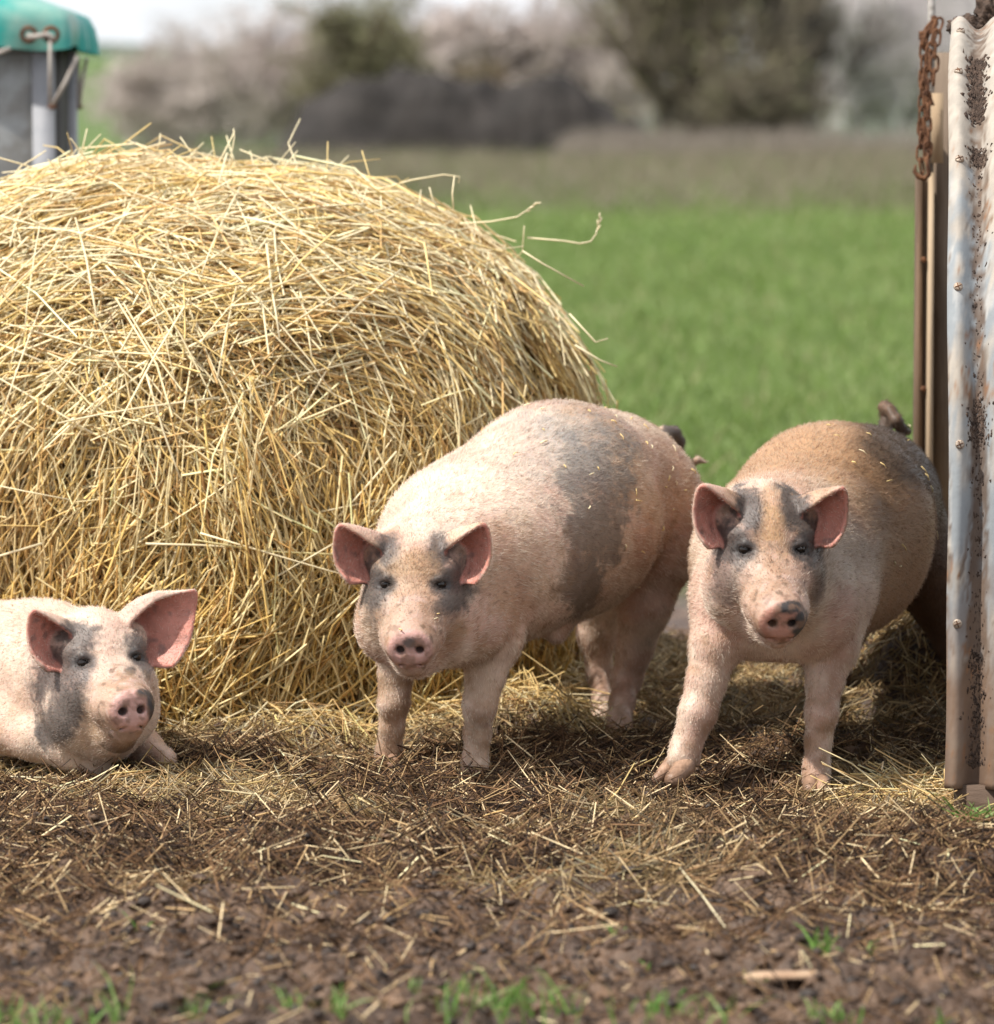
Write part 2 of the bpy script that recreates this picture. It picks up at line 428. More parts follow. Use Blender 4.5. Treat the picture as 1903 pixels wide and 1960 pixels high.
def make_fur(V, F, N, C, dirs, root, count, lens=.015, dark=None, thick=.00030):
    a, b, c, d = (V[F[:, i]] for i in range(4))
    ar = np.linalg.norm(np.cross(c - a, d - b), axis=1); pr = ar / ar.sum()
    fi = rng.choice(len(F), count, p=pr)
    u = rng.random((count, 1)); v = rng.random((count, 1))
    w = [(1 - u) * (1 - v), u * (1 - v), u * v, (1 - u) * v]
    def ip(A): return sum(w[i] * A[F[fi, i]] for i in range(4))
    p = ip(V); n = nrm(ip(N)); cc = ip(C[:, :3]); dr = nrm(ip(dirs)); L = ip(lens[:, None])[:, 0] if isinstance(lens, np.ndarray) else np.full(count, lens)
    dr = nrm(dr - (dr * n).sum(1, keepdims=True) * n + rng.normal(0, .22, (count, 3)))
    # clumping swirl
    sw = fbm(p * 22, 2, 5)[:, None] - .5
    dr = nrm(dr + np.cross(n, dr) * sw * 1.1)
    L = L * rng.uniform(.6, 1.25, count)
    lift = rng.uniform(.06, .30, (count, 1))
    d0 = nrm(dr * (1 - lift) + n * (lift + .15)); 
    pts = np.stack([p - n * .001, p + d0 * (L * .5)[:, None], p + d0 * (L * .5)[:, None] + nrm(dr + n * lift * .5) * (L * .5)[:, None]], 1)
    hc = bpy.data.hair_curves.new('coat'); hc.add_curves([3] * count)
    base = np.array(root.location)
    hc.position_data.foreach_set('vector', (pts - base).astype(np.float32).ravel())
    at = hc.attributes.get('radius') or hc.attributes.new('radius', 'FLOAT', 'POINT')
    at.data.foreach_set('value', np.tile(np.array([thick, thick * .8, thick * .15], np.float32), count))
    ca = hc.attributes.new('col', 'FLOAT_COLOR', 'CURVE')
    lum = cc.mean(1, keepdims=True)
    pale = np.array([.80, .70, .58]); st = fbm(p * 130, 2, 6)[:, None]; mixf = np.clip(.50 + (st - .5) * 1.5 + rng.normal(0, .22, (count, 1)), 0, 1) * sm(.12, .40, lum) + .05 * rng.random((count, 1)) ** 2
    col = np.clip(cc * (1 - mixf) + pale * mixf, 0, 1)
    dk = rng.random((count, 1)) < .07 + .4 * (st < .30); col = np.where(dk, col * np.array([.52, .42, .36]), col)  # darkened hairs and clumps imitate the coat's self-shadowing in colour
    c4 = np.ones((count, 4), np.float32); c4[:, :3] = col
    ca.data.foreach_set('color', c4.ravel())
    hc.materials.append(M['fur'])
    o = bpy.data.objects.new('coat', hc); COL.objects.link(o); o.parent = root
    tag(o, kind='stuff'); return o

PINK = np.array([.52, .335, .265]); CREAM = np.array([.66, .515, .415]); DARK = np.array([.060, .052, .050]); GREY = np.array([.17, .155, .145])
TAN = np.array([.42, .255, .135]); DIRT = np.array([.13, .080, .048]); ROSE = np.array([.46, .20, .155]); SNOUT = np.array([.50, .295, .255])
def blob(x, y, cx, cy, rx, ry, ang=0, soft=.25, wob=0):
    c, s = math.cos(ang), math.sin(ang); dx, dy = x - cx, y - cy
    q = np.sqrt(((dx * c + dy * s) / rx) ** 2 + ((-dx * s + dy * c) / ry) ** 2) + wob
    return 1 - sm(1 - soft, 1 + soft, q)

def base_coat(V, N, dirt_z=.36, dirt_amt=.55, seed=0):
    n1 = fbm(V * 9, 4, seed); n2 = fbm(V * 35, 4, seed + 9); n3 = fbm(V * 3.5, 3, seed + 3)
    C = lerp(np.tile(CREAM, (len(V), 1)), PINK, sm(.35, .65, n1))
    C = lerp(C, TAN, sm(.44, .70, n3 * .55 + n2 * .45) * .62)
    C = lerp(C, CREAM * 1.12, sm(.35, .9, N[:, 2]) * 0)
    C = lerp(C, np.array([.25, .145, .085]), dirt_amt * 1.2 * (1 - sm(.02, dirt_z, V[:, 2])) * sm(.32, .62, n2 * .5 + n1 * .5))
    C = lerp(C, DIRT, .18 * sm(.60, .75, n2))
    C = lerp(C, TAN * .70, .42 * sm(.50, .72, fbm(V * 5 + 11, 5, seed + 5)))
    return C, n1, n2, n3

def muzzle(C, V, h, seed, amt=.8, dk=0):
    r, u, f = h.T; n = fbm(V * 30, 4, seed); m = sm(.00, .07, f + .03 * (n - .5)) * (np.abs(r) < .09) * (u < .02) * (u > -.2) * (f < .2) * (1 - dk)
    C = lerp(C, np.array([.40, .265, .205]), m * amt * .85)
    C = lerp(C, np.array([.30, .175, .105]), m * sm(.48, .66, n) * .7)
    C = lerp(C, np.array([.52, .36, .31]), m * sm(.56, .70, fbm(V * 45, 3, seed + 2)) * .5)
    return lerp(C, DIRT * .9, m * sm(.62, .70, fbm(V * 75, 3, seed + 5)) * .7)
def ear_tint(C, V, grids, H, seed=0):
    """inside of the ear is bare pink skin: vertices near the sheet on its front side"""
    for E in grids:
        flat = E.reshape(-1, 3); lo, hi = flat.min(0) - .012, flat.max(0) + .012
        idx = np.where(((V > lo) & (V < hi)).all(1))[0]
        if not len(idx): continue
        A = V[idx]; nu, nv = E.shape[:2]
        T = []
        for i in range(nu - 1):
            for jj in range(nv - 1):
                q = i * nv + jj; T += [(q, q + 1, q + nv + 1), (q, q + nv + 1, q + nv)]
        bvh = BVHTree.FromPolygons([Vector(v) for v in flat], T)
        hit = [bvh.find_nearest(v) for v in A.tolist()]
        hp = np.array([h[0] for h in hit]); hn = np.array([h[1] for h in hit]); dm = np.array([h[3] for h in hit])
        hi_ = np.array([h[2] for h in hit]) // 2; iu = (hi_ // (nv - 1)) / (nu - 1)
        gu = np.gradient(E, axis=0); gv = np.gradient(E, axis=1); n = nrm(np.cross(gu, gv))
        side = -((A - hp) * hn).sum(1) * np.sign(n[6, 7] @ H.F)
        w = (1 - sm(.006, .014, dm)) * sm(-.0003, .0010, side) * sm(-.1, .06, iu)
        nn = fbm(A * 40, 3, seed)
        inner = lerp(np.tile(ROSE, (len(A), 1)), ROSE * 1.25, sm(.3, .7, nn)); inner = lerp(inner, ROSE * .45, (1 - sm(.0, .4, iu)) * .7)  # darker towards the ear base: recess shade painted into the skin
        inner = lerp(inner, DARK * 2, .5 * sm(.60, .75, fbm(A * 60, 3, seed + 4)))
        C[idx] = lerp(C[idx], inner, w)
    return C

def build_pig(name, label, S, H, lo, hi, root_loc, colour, flow, ears, fur=60000, furlen=.0105):
    V, F = S.mesh(lo, hi)
    V0 = V
    N = vert_normals(V, F)
    root = empty(name, tuple(root_loc))
    tag(root, label, 'pig', 'pigs in the straw yard')
    C = colour(V, N)
    hh = H.loc(V); nz_ = fbm(V * 70, 3, 77)
    C = lerp(C, np.array([.20, .115, .075]), (hh[:, 2] > .10) * (np.abs(hh[:, 0]) < .05) * (hh[:, 1] < -.07) * sm(.52, .66, nz_) * .65)
    C = ear_tint(C, V, ears, H)
    mesh_obj('body', V, F, M['skin'], root, True, np.clip(C, 0, 1))
    add_eyes(H, root)
    D = flow(V, N)
    hl = H.loc(V)
    bare = blob(hl[:, 0], hl[:, 1], 0, -.115, .05, .045, 0, .2) * (hl[:, 2] > .09)
    furlen = furlen * (.55 + .45 * sm(.10, .38, V[:, 2])); L = furlen * (1 - .75 * sm(.0, .12, hl[:, 2]) * (np.abs(hl[:, 0]) < .1)) * (1 - bare) + .0008
    for E in ears:
        flat = E.reshape(-1, 3)[::3]; lo_, hi_ = flat.min(0) - .01, flat.max(0) + .01
        idx = np.where(((V > lo_) & (V < hi_)).all(1))[0]
        L[idx] = np.minimum(L[idx], .006)
    make_fur(V, F, N, C, D, root, fur, lens=L)
    return root

def head_flow(H, D, V):
    hl = H.loc(V)
    w = sm(-.16, -.07, hl[:, 2]) * (np.abs(hl[:, 0]) < .16) * (np.abs(hl[:, 1]) < .2)
    hd = nrm(np.stack([hl[:, 0] * 6 + .001, .6 + 0 * hl[:, 1], np.full(len(V), -.9)], 1)) @ H.B
    return D * (1 - w[:, None]) + hd * w[:, None]

#ENV_BEGIN
# ------------------------------------------------------------------ sticks: many stalks in one mesh
def sticks(P0, D, L, R, col, bend=None, segs=2, sides=3, taper=1.0, flat=0.55):
    n = len(P0); D = nrm(D); L = np.broadcast_to(L, (n,)); R = np.broadcast_to(R, (n,)); taper = np.broadcast_to(taper, (n,))
    a = nrm(np.cross(D, rng.normal(size=(n, 3)))); b = np.cross(D, a)
    V = []
    for i in range(segs + 1):
        t = i / segs
        c = P0 + D * (L * t)[:, None]
        if bend is not None: c = c + bend * (4 * t * (1 - t))
        r = R * (1 + (taper - 1) * t)
        for k in range(sides):
            th = 2 * math.pi * k / sides
            V.append(c + (r * math.cos(th))[:, None] * a + (r * math.sin(th) * flat)[:, None] * b)
    V = np.stack(V, 1)
    q = [[i * sides + k, i * sides + (k + 1) % sides, (i + 1) * sides + (k + 1) % sides, (i + 1) * sides + k] for i in range(segs) for k in range(sides)]
    m = (segs + 1) * sides
    Q = (np.arange(n) * m)[:, None, None] + np.array(q)[None]
    return V.reshape(-1, 3), Q.reshape(-1, 4), np.repeat(col, m, axis=0)
def blades(P0, D, L, Wd, col, lean, simple=False):
    """grass: bent tapering blades, three points tall"""
    n = len(P0); D = nrm(D); a = nrm(np.cross(D, rng.normal(size=(n, 3)))) * np.broadcast_to(Wd, (n,))[:, None]
    L = np.broadcast_to(L, (n,))[:, None]
    m1 = P0 + D * L * .4 + lean * L * .10; m2 = P0 + D * L * .75 + lean * L * .38; tp = P0 + D * L * .92 + lean * L * .85
    if simple:
        V = np.stack([P0 - a, P0 + a, tp], 1).reshape(-1, 3); return V, [np.arange(n * 3).reshape(-1, 3)], np.repeat(col, 3, axis=0)
    V = np.stack([P0 - a, P0 + a, m1 - a * .9, m1 + a * .9, m2 - a * .6, m2 + a * .6, tp], 1).reshape(-1, 3)
    o = (np.arange(n) * 7)[:, None, None]
    Q = (o + np.array([[0, 1, 3, 2], [2, 3, 5, 4]])[None]).reshape(-1, 4); T = (o + np.array([[4, 5, 6]])[None]).reshape(-1, 3)
    return V, [Q, T], np.repeat(col, 7, axis=0)

def pick(pal, n, p=None, var=.12):
    pal = np.asarray(pal); c = pal[rng.choice(len(pal), n, p=p)]
    return np.clip(c * (1 + rng.normal(0, var, (n, 1))), 0, 1)

# ------------------------------------------------------------------ ground
HEAP = np.array([1.02, 9.12])
def Hg(x, y):
    p = np.stack([x, y, 0 * x], -1).reshape(-1, 3)
    x = p[:, 0]; y = p[:, 1]
    near = (1 - sm(11, 13, y)) * (1 - sm(2.5, 5, np.abs(x)))
    fore = 1 - sm(6.9, 7.6, y)
    rough = .030 * (fbm(p * 2.3, 3, 50) - .5) * 2 + (.014 + .012 * fore) * (fbm(p * 9, 3, 51) - .5) * 2
    cl = fbm(p * 26, 3, 52); rough = rough + (.010 + .016 * fore) * (sm(.35, .7, cl) - .4) + .007 * (fbm(p * 75, 2, 56) - .5)
    lit = sm(6.5, 7.0, y) * (1 - sm(10, 10.6, y)); rough = rough + lit * (.036 * (sm(.3, .7, fbm(p * 8 + 3, 3, 57)) - .45) + .016 * (fbm(p * 21, 2, 58) - .5) * 2)
    z = rough * near
    z = z + .27 * np.exp(-(((x - HEAP[0]) / .33) ** 2 + ((y - HEAP[1]) / .42) ** 2) ** 1.3) * (.85 + .3 * fbm(p * 7, 3, 53))
    z = z - .035 * np.exp(-(((x + .86) / .30) ** 2 + ((y - 8.05) / .16) ** 2) ** 2)
    z = z + .05 * np.exp(-((y - 8.75) / .28) ** 2) * (1 - sm(.0, .3, x)) * (.6 + .8 * vn(p * 5, 54))
    z = z + .035 * np.exp(-(((x - .15) / .35) ** 2 + ((y - 9.1) / .45) ** 2))
    far = sm(55, 130, y) * 1.0 + np.maximum(y - 190, 0) * .034 * sm(0, -40, x + y * .02) * (y < 3000)
    far = np.minimum(far, 18 + 0 * far)
    return z + far + (1 - near) * .02 * (fbm(p * .8, 2, 55) - .5)
FEET = [P(742, 1460, 8.31), P(908, 1492, 8.06), P(1183, 1412, 8.66), P(1152, 1395, 8.83), P(1290, 1492, 7.94), P(1562, 1510, 7.96), P(100, 1440, 8.15), P(200, 1465, 8.1), P(310, 1455, 8.12), ground_at(1835, 1550), ground_at(1885, 1550), P(-40, 1420, 8.3)]
Hraw = Hg
def Hg(x, y):
    x = np.asarray(x, float); y = np.asarray(y, float); z = Hraw(x, y).reshape(x.shape); w = np.zeros_like(z)
    for f in FEET: w = np.maximum(w, np.exp(-(((x - f[0]) ** 2 + (y - f[1] + .03) ** 2) / .085 ** 2) ** 1.5))
    return z * (1 - w) - .012 * w
def grid_axis(lo, hi, step, far_lo, far_hi, g=1.14):
    a = list(np.arange(lo, hi, step)); s = step; v = a[-1]
    while v < far_hi: s *= g; v += s; a.append(v)
    s = step; v = a[0]; b = []
    while v > far_lo: s *= g; v -= s; b.append(v)
    return np.array(b[::-1] + a)
gx = grid_axis(-1.3, 1.3, .0125, -2500, 2500); gy = grid_axis(5.4, 10.2, .0150, -40, 5200, 1.10)
GX, GY = np.meshgrid(gx, gy, indexing='ij')
GZ = Hg(GX.ravel(), GY.ravel())
GV = np.stack([GX.ravel(), GY.ravel(), GZ], 1)
ni, nj = GX.shape
ii, jj = np.meshgrid(np.arange(ni - 1), np.arange(nj - 1), indexing='ij')
q0 = (ii * nj + jj).ravel(); GQ = np.stack([q0, q0 + nj, q0 + nj + 1, q0 + 1], 1)
nb = fbm(GV * np.array([1, 1, 0]) * 1.3, 3, 60)
n9 = fbm(GV * np.array([1, 1, 0]) * 8, 4, 61); n30 = fbm(GV * 30, 3, 62)
MUDC = lerp(np.tile(np.array([.056, .029, .015]), (len(GV), 1)), np.array([.145, .083, .046]), sm(.35, .68, n9 * .6 + n30 * .4))
MUDC = lerp(MUDC, np.array([.022, .014, .010]), sm(.55, .72, n30) * .7)
nf = fbm(GV * np.array([.25, .06, 0]), 3, 63); nf2 = fbm(GV * np.array([1.5, .5, 0]), 3, 64)
GRC = lerp(np.tile(np.array([.100, .150, .042]), (len(GV), 1)), np.array([.130, .172, .058]), sm(.3, .7, nf * .5 + nf2 * .5))
y_ = GV[:, 1]
GRC = lerp(GRC, np.array([.060, .125, .024]), np.exp(-((y_ - 58) / 5) ** 2) * .7)            # tramline
GRC = lerp(GRC, np.array([.165, .150, .100]), sm(66, 92, y_ + 18 * (nf - .5)) * .9)              # rough dead grass
GRC = lerp(GRC, np.array([.10, .15, .05]), sm(150, 230, y_))
GRC = lerp(GRC, np.array([.30, .20, .10]), .5 * np.exp(-(((GV[:, 0] - 2.2) / 1.1) ** 2 + ((y_ - 19.5) / .8) ** 2)))
edge = sm(11.2, 12.2, y_ + 1.6 * (nb - .5)) 
GC = lerp(MUDC, GRC, edge)
cen = GV[GQ].mean(1)
isf = edge[GQ].mean(1) > .5
def sub(mask):
    q = GQ[mask]; u, inv = np.unique(q, return_inverse=True); return GV[u], inv.reshape(q.shape), GC[u]
v, q, c = sub(~isf); tag(mesh_obj('mud_ground', v, q, M['mud'], None, True, c), kind='structure')
v, q, c = sub(isf); tag(mesh_obj('grass_field', v, q, M['field'], None, True, c), kind='structure')

# ------------------------------------------------------------------ grass of the field, close part
n = 110000
yy = 11.6 * np.exp(rng.random(n) * 2.1); xx = (rng.random(n) - .35) * yy * .24 + .1
g0 = np.stack([xx, yy, Hg(xx, yy)], 1)
D = np.array([0, 0, 1.]) + rng.normal(0, .25, (n, 3))
V, F, Cc = blades(g0, D, rng.uniform(.05, .13, n) * (1 + yy * .008), .0028 + .00035 * yy, pick([(.15, .225, .055), (.19, .27, .075), (.26, .32, .13), (.12, .18, .045), (.34, .30, .16)], n, [.35, .3, .17, .13, .05]), nrm(rng.normal(0, 1, (n, 3))) * np.array([1, 1, .2]), True)
tag(mesh_obj('field_grass', V, F, M['grass'], None, False, Cc), 'fresh green grass of the field growing behind the pigs and bale', 'grass', kind='stuff')
n = 26000
yy = 72 + rng.random(n) ** .7 * 58; xx = (rng.random(n) - .35) * yy * .26
g0 = np.stack([xx, yy, Hg(xx, yy)], 1)
V, F, Cc = blades(g0, np.array([0, 0, 1.]) + rng.normal(0, .3, (n, 3)), rng.uniform(.25, .8, n) * (.4 + fbm(g0 * .3, 2, 4)), .02, pick([(.25, .22, .15), (.20, .18, .11), (.13, .16, .06), (.24, .19, .16)], n), nrm(rng.normal(0, 1, (n, 3))) * np.array([1, 1, .2]), True)
tag(mesh_obj('dead_grass', V, F, M['grass'], None, False, Cc), 'beige strip of rough dead grass at the far edge of the field', 'dead grass', kind='stuff')

# ------------------------------------------------------------------ distant trees, mound, hill
def skeleton(h, levels, kids, spread, r0, up=.25, seed=0, trunk=.08, stems=1):
    r = np.random.default_rng(seed); out = []
    P0 = np.zeros((stems, 3)); P0[:, :2] = r.normal(0, .05 * h * (stems > 1), (stems, 2))
    D = nrm(np.array([0, 0, 1.]) + r.normal(0, .10 + .12 * (stems > 1), (stems, 3))); L = np.full(stems, h * .55); R = np.full(stems, r0); st = trunk
    for lv in range(levels):
        out.append((P0, D, L, R, lv))
        k = kids[lv] if lv < len(kids) else 0
        if not k: break
        m = len(P0); idx = np.repeat(np.arange(m), k); t = r.uniform(st, 1.0, m * k); st = .15
        Pn = P0[idx] + D[idx] * (L[idx] * t)[:, None]
        d = nrm(D[idx] * (1 - spread) + r.normal(0, spread, (m * k, 3)) + np.array([0, 0, up]))
        P0, D, L, R = Pn, d, L[idx] * r.uniform(.40, .72, m * k), R[idx] * .48
    return out
def tree(name, label, loc, h, kids, spread, r0, bark, twig, leaf=None, nleaf=0, seed=0, stems=1, up=.25, twr=.012, wide=1.0, leafs=.10, group=None):
    sk = skeleton(h, len(kids) + 1, kids, spread, r0, up, seed, stems=stems)
    root = empty(name, loc); Vt = []; n0 = 0; base = np.array(loc); S_ = np.array([wide, wide, 1])
    tr = [x for x in sk if x[4] <= 1]; tw = [x for x in sk if x[4] > 1]
    def mk(nm, parts, colr):
        A = [sticks((x[0] * S_ + base), x[1] * S_, x[2], np.maximum(x[3], twr), pick([colr], len(x[0]), var=.2), rng.normal(0, .05, (len(x[0]), 3)) * x[2][:, None], 2 if x[4] < 3 else 1, 4 if x[4] < 2 else 3, .5, 1.0) for x in parts]
        off = 0; Q = []
        for v, q, c in A: Q.append(q + off); off += len(v)
        return mesh_obj(nm, np.concatenate([a[0] for a in A]), np.concatenate(Q), M['bark'], root, False, np.concatenate([a[2] for a in A]))
    mk('trunk', tr, bark)
    cr_ = mk('crown', tw, twig)
    if nleaf:
        x = sk[-1]; r = np.random.default_rng(seed + 5); i = r.integers(0, len(x[0]), nleaf)
        p = (x[0][i] + x[1][i] * (x[2][i] * r.uniform(.2, 1.1, nleaf))[:, None]) * S_ + base + r.normal(0, .04, (nleaf, 3))
        a = nrm(r.normal(size=(nleaf, 3))); b = nrm(np.cross(a, r.normal(size=(nleaf, 3)))); s_ = leafs * r.uniform(.5, 1.3, (nleaf, 1))
        V = np.stack([p - a * s_, p + b * s_ * .5, p + a * s_, p - b * s_ * .5], 1).reshape(-1, 3)
        lv = mesh_obj('leaf', V, np.arange(len(V)).reshape(-1, 4), M['grass'], root, False, np.repeat(pick(leaf, nleaf), 4, 0)); lv.name = 'foliage'; tag(lv, kind='stuff')
    tag(root, label, 'tree', group)
    return root
def base_pt(px, d):
    p = P(px, 300, d); p[2] = Hg(np.array([p[0]]), np.array([p[1]]))[0] - .1; return tuple(p)
GREYBR = (.30, .22, .18)
g_far = 'bare trees along the far field edge'  # far tree tones are lifted pale to imitate distance haze
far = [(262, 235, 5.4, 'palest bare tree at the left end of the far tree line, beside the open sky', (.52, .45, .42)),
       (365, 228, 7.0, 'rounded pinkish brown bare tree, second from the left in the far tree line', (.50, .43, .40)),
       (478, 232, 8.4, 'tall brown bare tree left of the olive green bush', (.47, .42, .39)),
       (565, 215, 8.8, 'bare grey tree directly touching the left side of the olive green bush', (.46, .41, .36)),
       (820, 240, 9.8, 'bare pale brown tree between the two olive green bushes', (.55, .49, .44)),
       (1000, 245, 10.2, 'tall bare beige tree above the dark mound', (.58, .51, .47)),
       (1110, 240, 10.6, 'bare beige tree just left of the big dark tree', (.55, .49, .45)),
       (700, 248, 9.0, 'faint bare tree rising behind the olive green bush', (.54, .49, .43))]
def copy_tree(root, loc, rz, sc, label):
    r = root.copy(); COL.objects.link(r); r.location = loc; r.rotation_euler = (0, 0, rz); r.scale = (sc, sc, sc); r['label'] = label
    for c in list(root.children):
        k = c.copy(); COL.objects.link(k); k.parent = r
    return r
protos = []
for i, (px, d, h, lb, c) in enumerate(far):
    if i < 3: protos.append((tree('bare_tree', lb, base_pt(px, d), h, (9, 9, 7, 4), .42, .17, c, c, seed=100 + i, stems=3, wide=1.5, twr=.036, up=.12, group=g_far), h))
    else:
        p_, h0 = protos[(i * 2 + 1) % 3] if i != 7 else protos[1]
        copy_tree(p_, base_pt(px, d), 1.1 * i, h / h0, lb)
tree('olive_bush', 'olive green leafy bush behind the left end of the dark mound', base_pt(672, 150), 6.6, (10, 9, 7), .45, .12, (.10, .08, .05), (.16, .14, .09), [(.32, .32, .17), (.25, .26, .14), (.38, .37, .23)], 4200, seed=31, stems=5, wide=1.0, twr=.02, leafs=.13)
tree('olive_bush', 'small brownish olive bush rising behind the middle of the dark mound', base_pt(912, 156), 4.2, (8, 8, 6), .45, .10, (.13, .09, .06), (.22, .16, .11), [(.20, .17, .08), (.15, .13, .06)], 2600, seed=32, stems=4, wide=.9, twr=.02, leafs=.12)
tree('dark_tree', 'big dark olive tree with upright fanning limbs behind the field', base_pt(1330, 138), 9.8, (10, 8, 7), .36, .22, (.09, .08, .06), (.22, .19, .14), [(.26, .26, .13), (.18, .18, .09), (.34, .33, .18)], 2600, seed=33, stems=7, wide=1.15, up=.45, twr=.028, leafs=.15)
tree('dark_tree', 'dark greyish ivy covered tree right of the big olive tree', base_pt(1500, 142), 9.6, (9, 8, 7), .34, .20, (.08, .07, .065), (.20, .18, .155), [(.19, .19, .12), (.15, .15, .11)], 2200, seed=34, stems=6, wide=.85, up=.4, twr=.028, leafs=.15)
pp_ = None
for i, (px, d, lb) in enumerate(((1625, 230, 'pale violet grey bare tree right beside the dark trees'), (1690, 236, 'whitish trunked bare tree midway between the dark trees and the rusty chain'), (1748, 228, 'pale bare tree whose crown touches the metal pole of the ark'))):
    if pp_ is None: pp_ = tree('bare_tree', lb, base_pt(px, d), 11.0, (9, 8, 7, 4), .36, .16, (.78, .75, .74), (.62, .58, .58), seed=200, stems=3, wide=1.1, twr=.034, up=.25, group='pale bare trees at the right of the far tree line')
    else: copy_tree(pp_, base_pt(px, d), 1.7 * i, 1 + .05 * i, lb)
tree('low_bush', 'low dark bush filling the gap between the two big dark trees', base_pt(1432, 136), 3.6, (10, 9, 7), .5, .10, (.09, .08, .06), (.20, .17, .13), [(.22, .22, .12), (.16, .15, .10)], 3500, seed=41, stems=6, wide=1.3, twr=.02, leafs=.13)
# scrub in front of the trees
sc_n = 9000
xs = rng.random(sc_n) * 13.5 + 2.0; ys = 128 + rng.random(sc_n) * 10 
g0 = np.stack([xs, ys, Hg(xs, ys)], 1)
V, Q, Cc = sticks(g0, np.array([0, 0, 1.]) + rng.normal(0, .38, (sc_n, 3)), rng.uniform(.3, 1.25, sc_n) * (.5 + fbm(g0 * .5, 2, 8)), .014, pick([(.27, .23, .19), (.34, .29, .25), (.20, .18, .14), (.40, .35, .30)], sc_n), None, 1, 3, .4)
tag(mesh_obj('scrub', V, Q, M['bark'], None, False, Cc), 'pinkish brown scrub at the foot of the dark trees', 'scrub', kind='stuff')

def lump(name, c, r, mat, nu=48, nv=24, amp=.3, fr=3., seed=0, col=None, parent=None, oct=4):
    th = np.linspace(0, 2 * math.pi, nu, endpoint=False); ph = np.linspace(.02, math.pi - .02, nv)
    TH, PH = np.meshgrid(th, ph, indexing='ij')
    u = np.stack([np.sin(PH) * np.cos(TH), np.sin(PH) * np.sin(TH), np.cos(PH)], -1).reshape(-1, 3)
    f = 1 + amp * (fbm(u * fr + seed * 7.1, oct, seed) - .5) * 2
    V = np.asarray(c) + u * np.asarray(r) * f[:, None]
    Q = [[i * nv + j, ((i + 1) % nu) * nv + j, ((i + 1) % nu) * nv + j + 1, i * nv + j + 1] for i in range(nu) for j in range(nv - 1)]
    C = None
    if col is not None: C = np.clip(np.asarray(col) * (.6 + .8 * fbm(V * 40 / max(np.max(r), .05) * .1, 3, seed + 1))[:, None], 0, 1)
    return mesh_obj(name, V, np.array(Q), mat, parent, True, C)
bm_ = base_pt(905, 145)
def mound_h(x): return 0
xs = np.linspace(-1, 1, 150); ys = np.linspace(-1, 1, 40); XX, YY = np.meshgrid(xs, ys, indexing='ij')
pr = np.interp(xs, [-1, -.9, -.65, -.35, 0, .15, .3, .55, .85, 1], [0, .55, .90, 1.0, .95, .80, .95, .88, .45, 0])
ZZ = pr[:, None] * np.clip(1 - YY ** 2, 0, 1) ** .7 * 3.3
mv = np.stack([bm_[0] + XX.ravel() * 6.8, bm_[1] + YY.ravel() * 2.5, bm_[2] + ZZ.ravel()], 1)
mv[:, 2] += 1.5 * (fbm(mv * .9, 4, 70) - .5) * (ZZ.ravel() > .02)
a_, b_i = np.meshgrid(np.arange(149), np.arange(39), indexing='ij'); q0 = (a_ * 40 + b_i).ravel()
M['mound'] = noise_mat('mound', (.012, .010, .009), (.040, .034, .031), 1.2, bump=.6, bscale=8, dist=.1)
tag(mesh_obj('soil_mound', mv, np.stack([q0, q0 + 40, q0 + 41, q0 + 1], 1), M['mound']), 'long dark heap of soil across the far edge of the field', 'mound')
# far hills
hx = np.linspace(-900, 900, 120); hy = np.linspace(0, 1, 12); XX, YY = np.meshgrid(hx, hy, indexing='ij')
hz = (26 + 22 * np.exp(-((XX + 150) / 160) ** 2) + 10 * (vn(np.stack([XX.ravel() * .01, 0 * XX.ravel(), 0 * XX.ravel()], 1), 5).reshape(XX.shape))) * np.sin(YY * math.pi) ** .6
hv = np.stack([XX.ravel(), (1450 + YY * 700).ravel(), hz.ravel() - 3], 1); q0 = (np.arange(119)[:, None] * 12 + np.arange(11)[None]).ravel()
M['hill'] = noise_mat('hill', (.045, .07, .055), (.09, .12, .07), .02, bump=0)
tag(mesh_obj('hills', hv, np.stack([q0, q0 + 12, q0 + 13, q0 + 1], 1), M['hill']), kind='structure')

# ------------------------------------------------------------------ round straw bale
BC = np.array([-.705, 9.37, .485]); BA = np.array([.945, .80]); BN = 2.12
def bale_pt(u, off):
    bz = np.where(u[:, 2] > 0, .672, 1.15)
    s_ = (np.abs(u[:, 0] / BA[0]) ** BN + np.abs(u[:, 1] / BA[1]) ** BN + np.abs(u[:, 2] / bz) ** BN) ** (-1 / BN)
    p = BC + u * s_[:, None]
    g = np.stack([np.sign(u[:, 0]) * np.abs((p[:, 0] - BC[0]) / BA[0]) ** (BN - 1) / BA[0],
                  np.sign(u[:, 1]) * np.abs((p[:, 1] - BC[1]) / BA[1]) ** (BN - 1) / BA[1],
                  np.sign(u[:, 2]) * np.abs((p[:, 2] - BC[2]) / bz) ** (BN - 1) / bz], 1)
    nn = nrm(g); bump_ = .085 * (fbm(p * 3.2, 3, 80) - .5) * 2 + .03 * (fbm(p * 9, 2, 81) - .5) * 2
    dent_ = np.exp(-(((p[:, 0] - .10) / .10) ** 2 + ((p[:, 2] - .74) / .12) ** 2)) + .6 * np.exp(-(((p[:, 0] + .62) / .16) ** 2 + ((p[:, 2] - .70) / .06) ** 2)); bump_ = bump_ - .085 * dent_ * (nn[:, 1] < -.2)
    flare = .16 * np.clip(.32 - p[:, 2], 0, .32) / .32
    return p + nn * (bump_ + off)[:, None] + np.array([0, -1., 0]) * (flare * (nn[:, 1] < 0))[:, None] * .8, nn
bale = empty('straw_bale', (BC[0], BC[1], 0.0))
tag(bale, 'big round golden straw bale unravelling behind the pigs', 'straw bale')
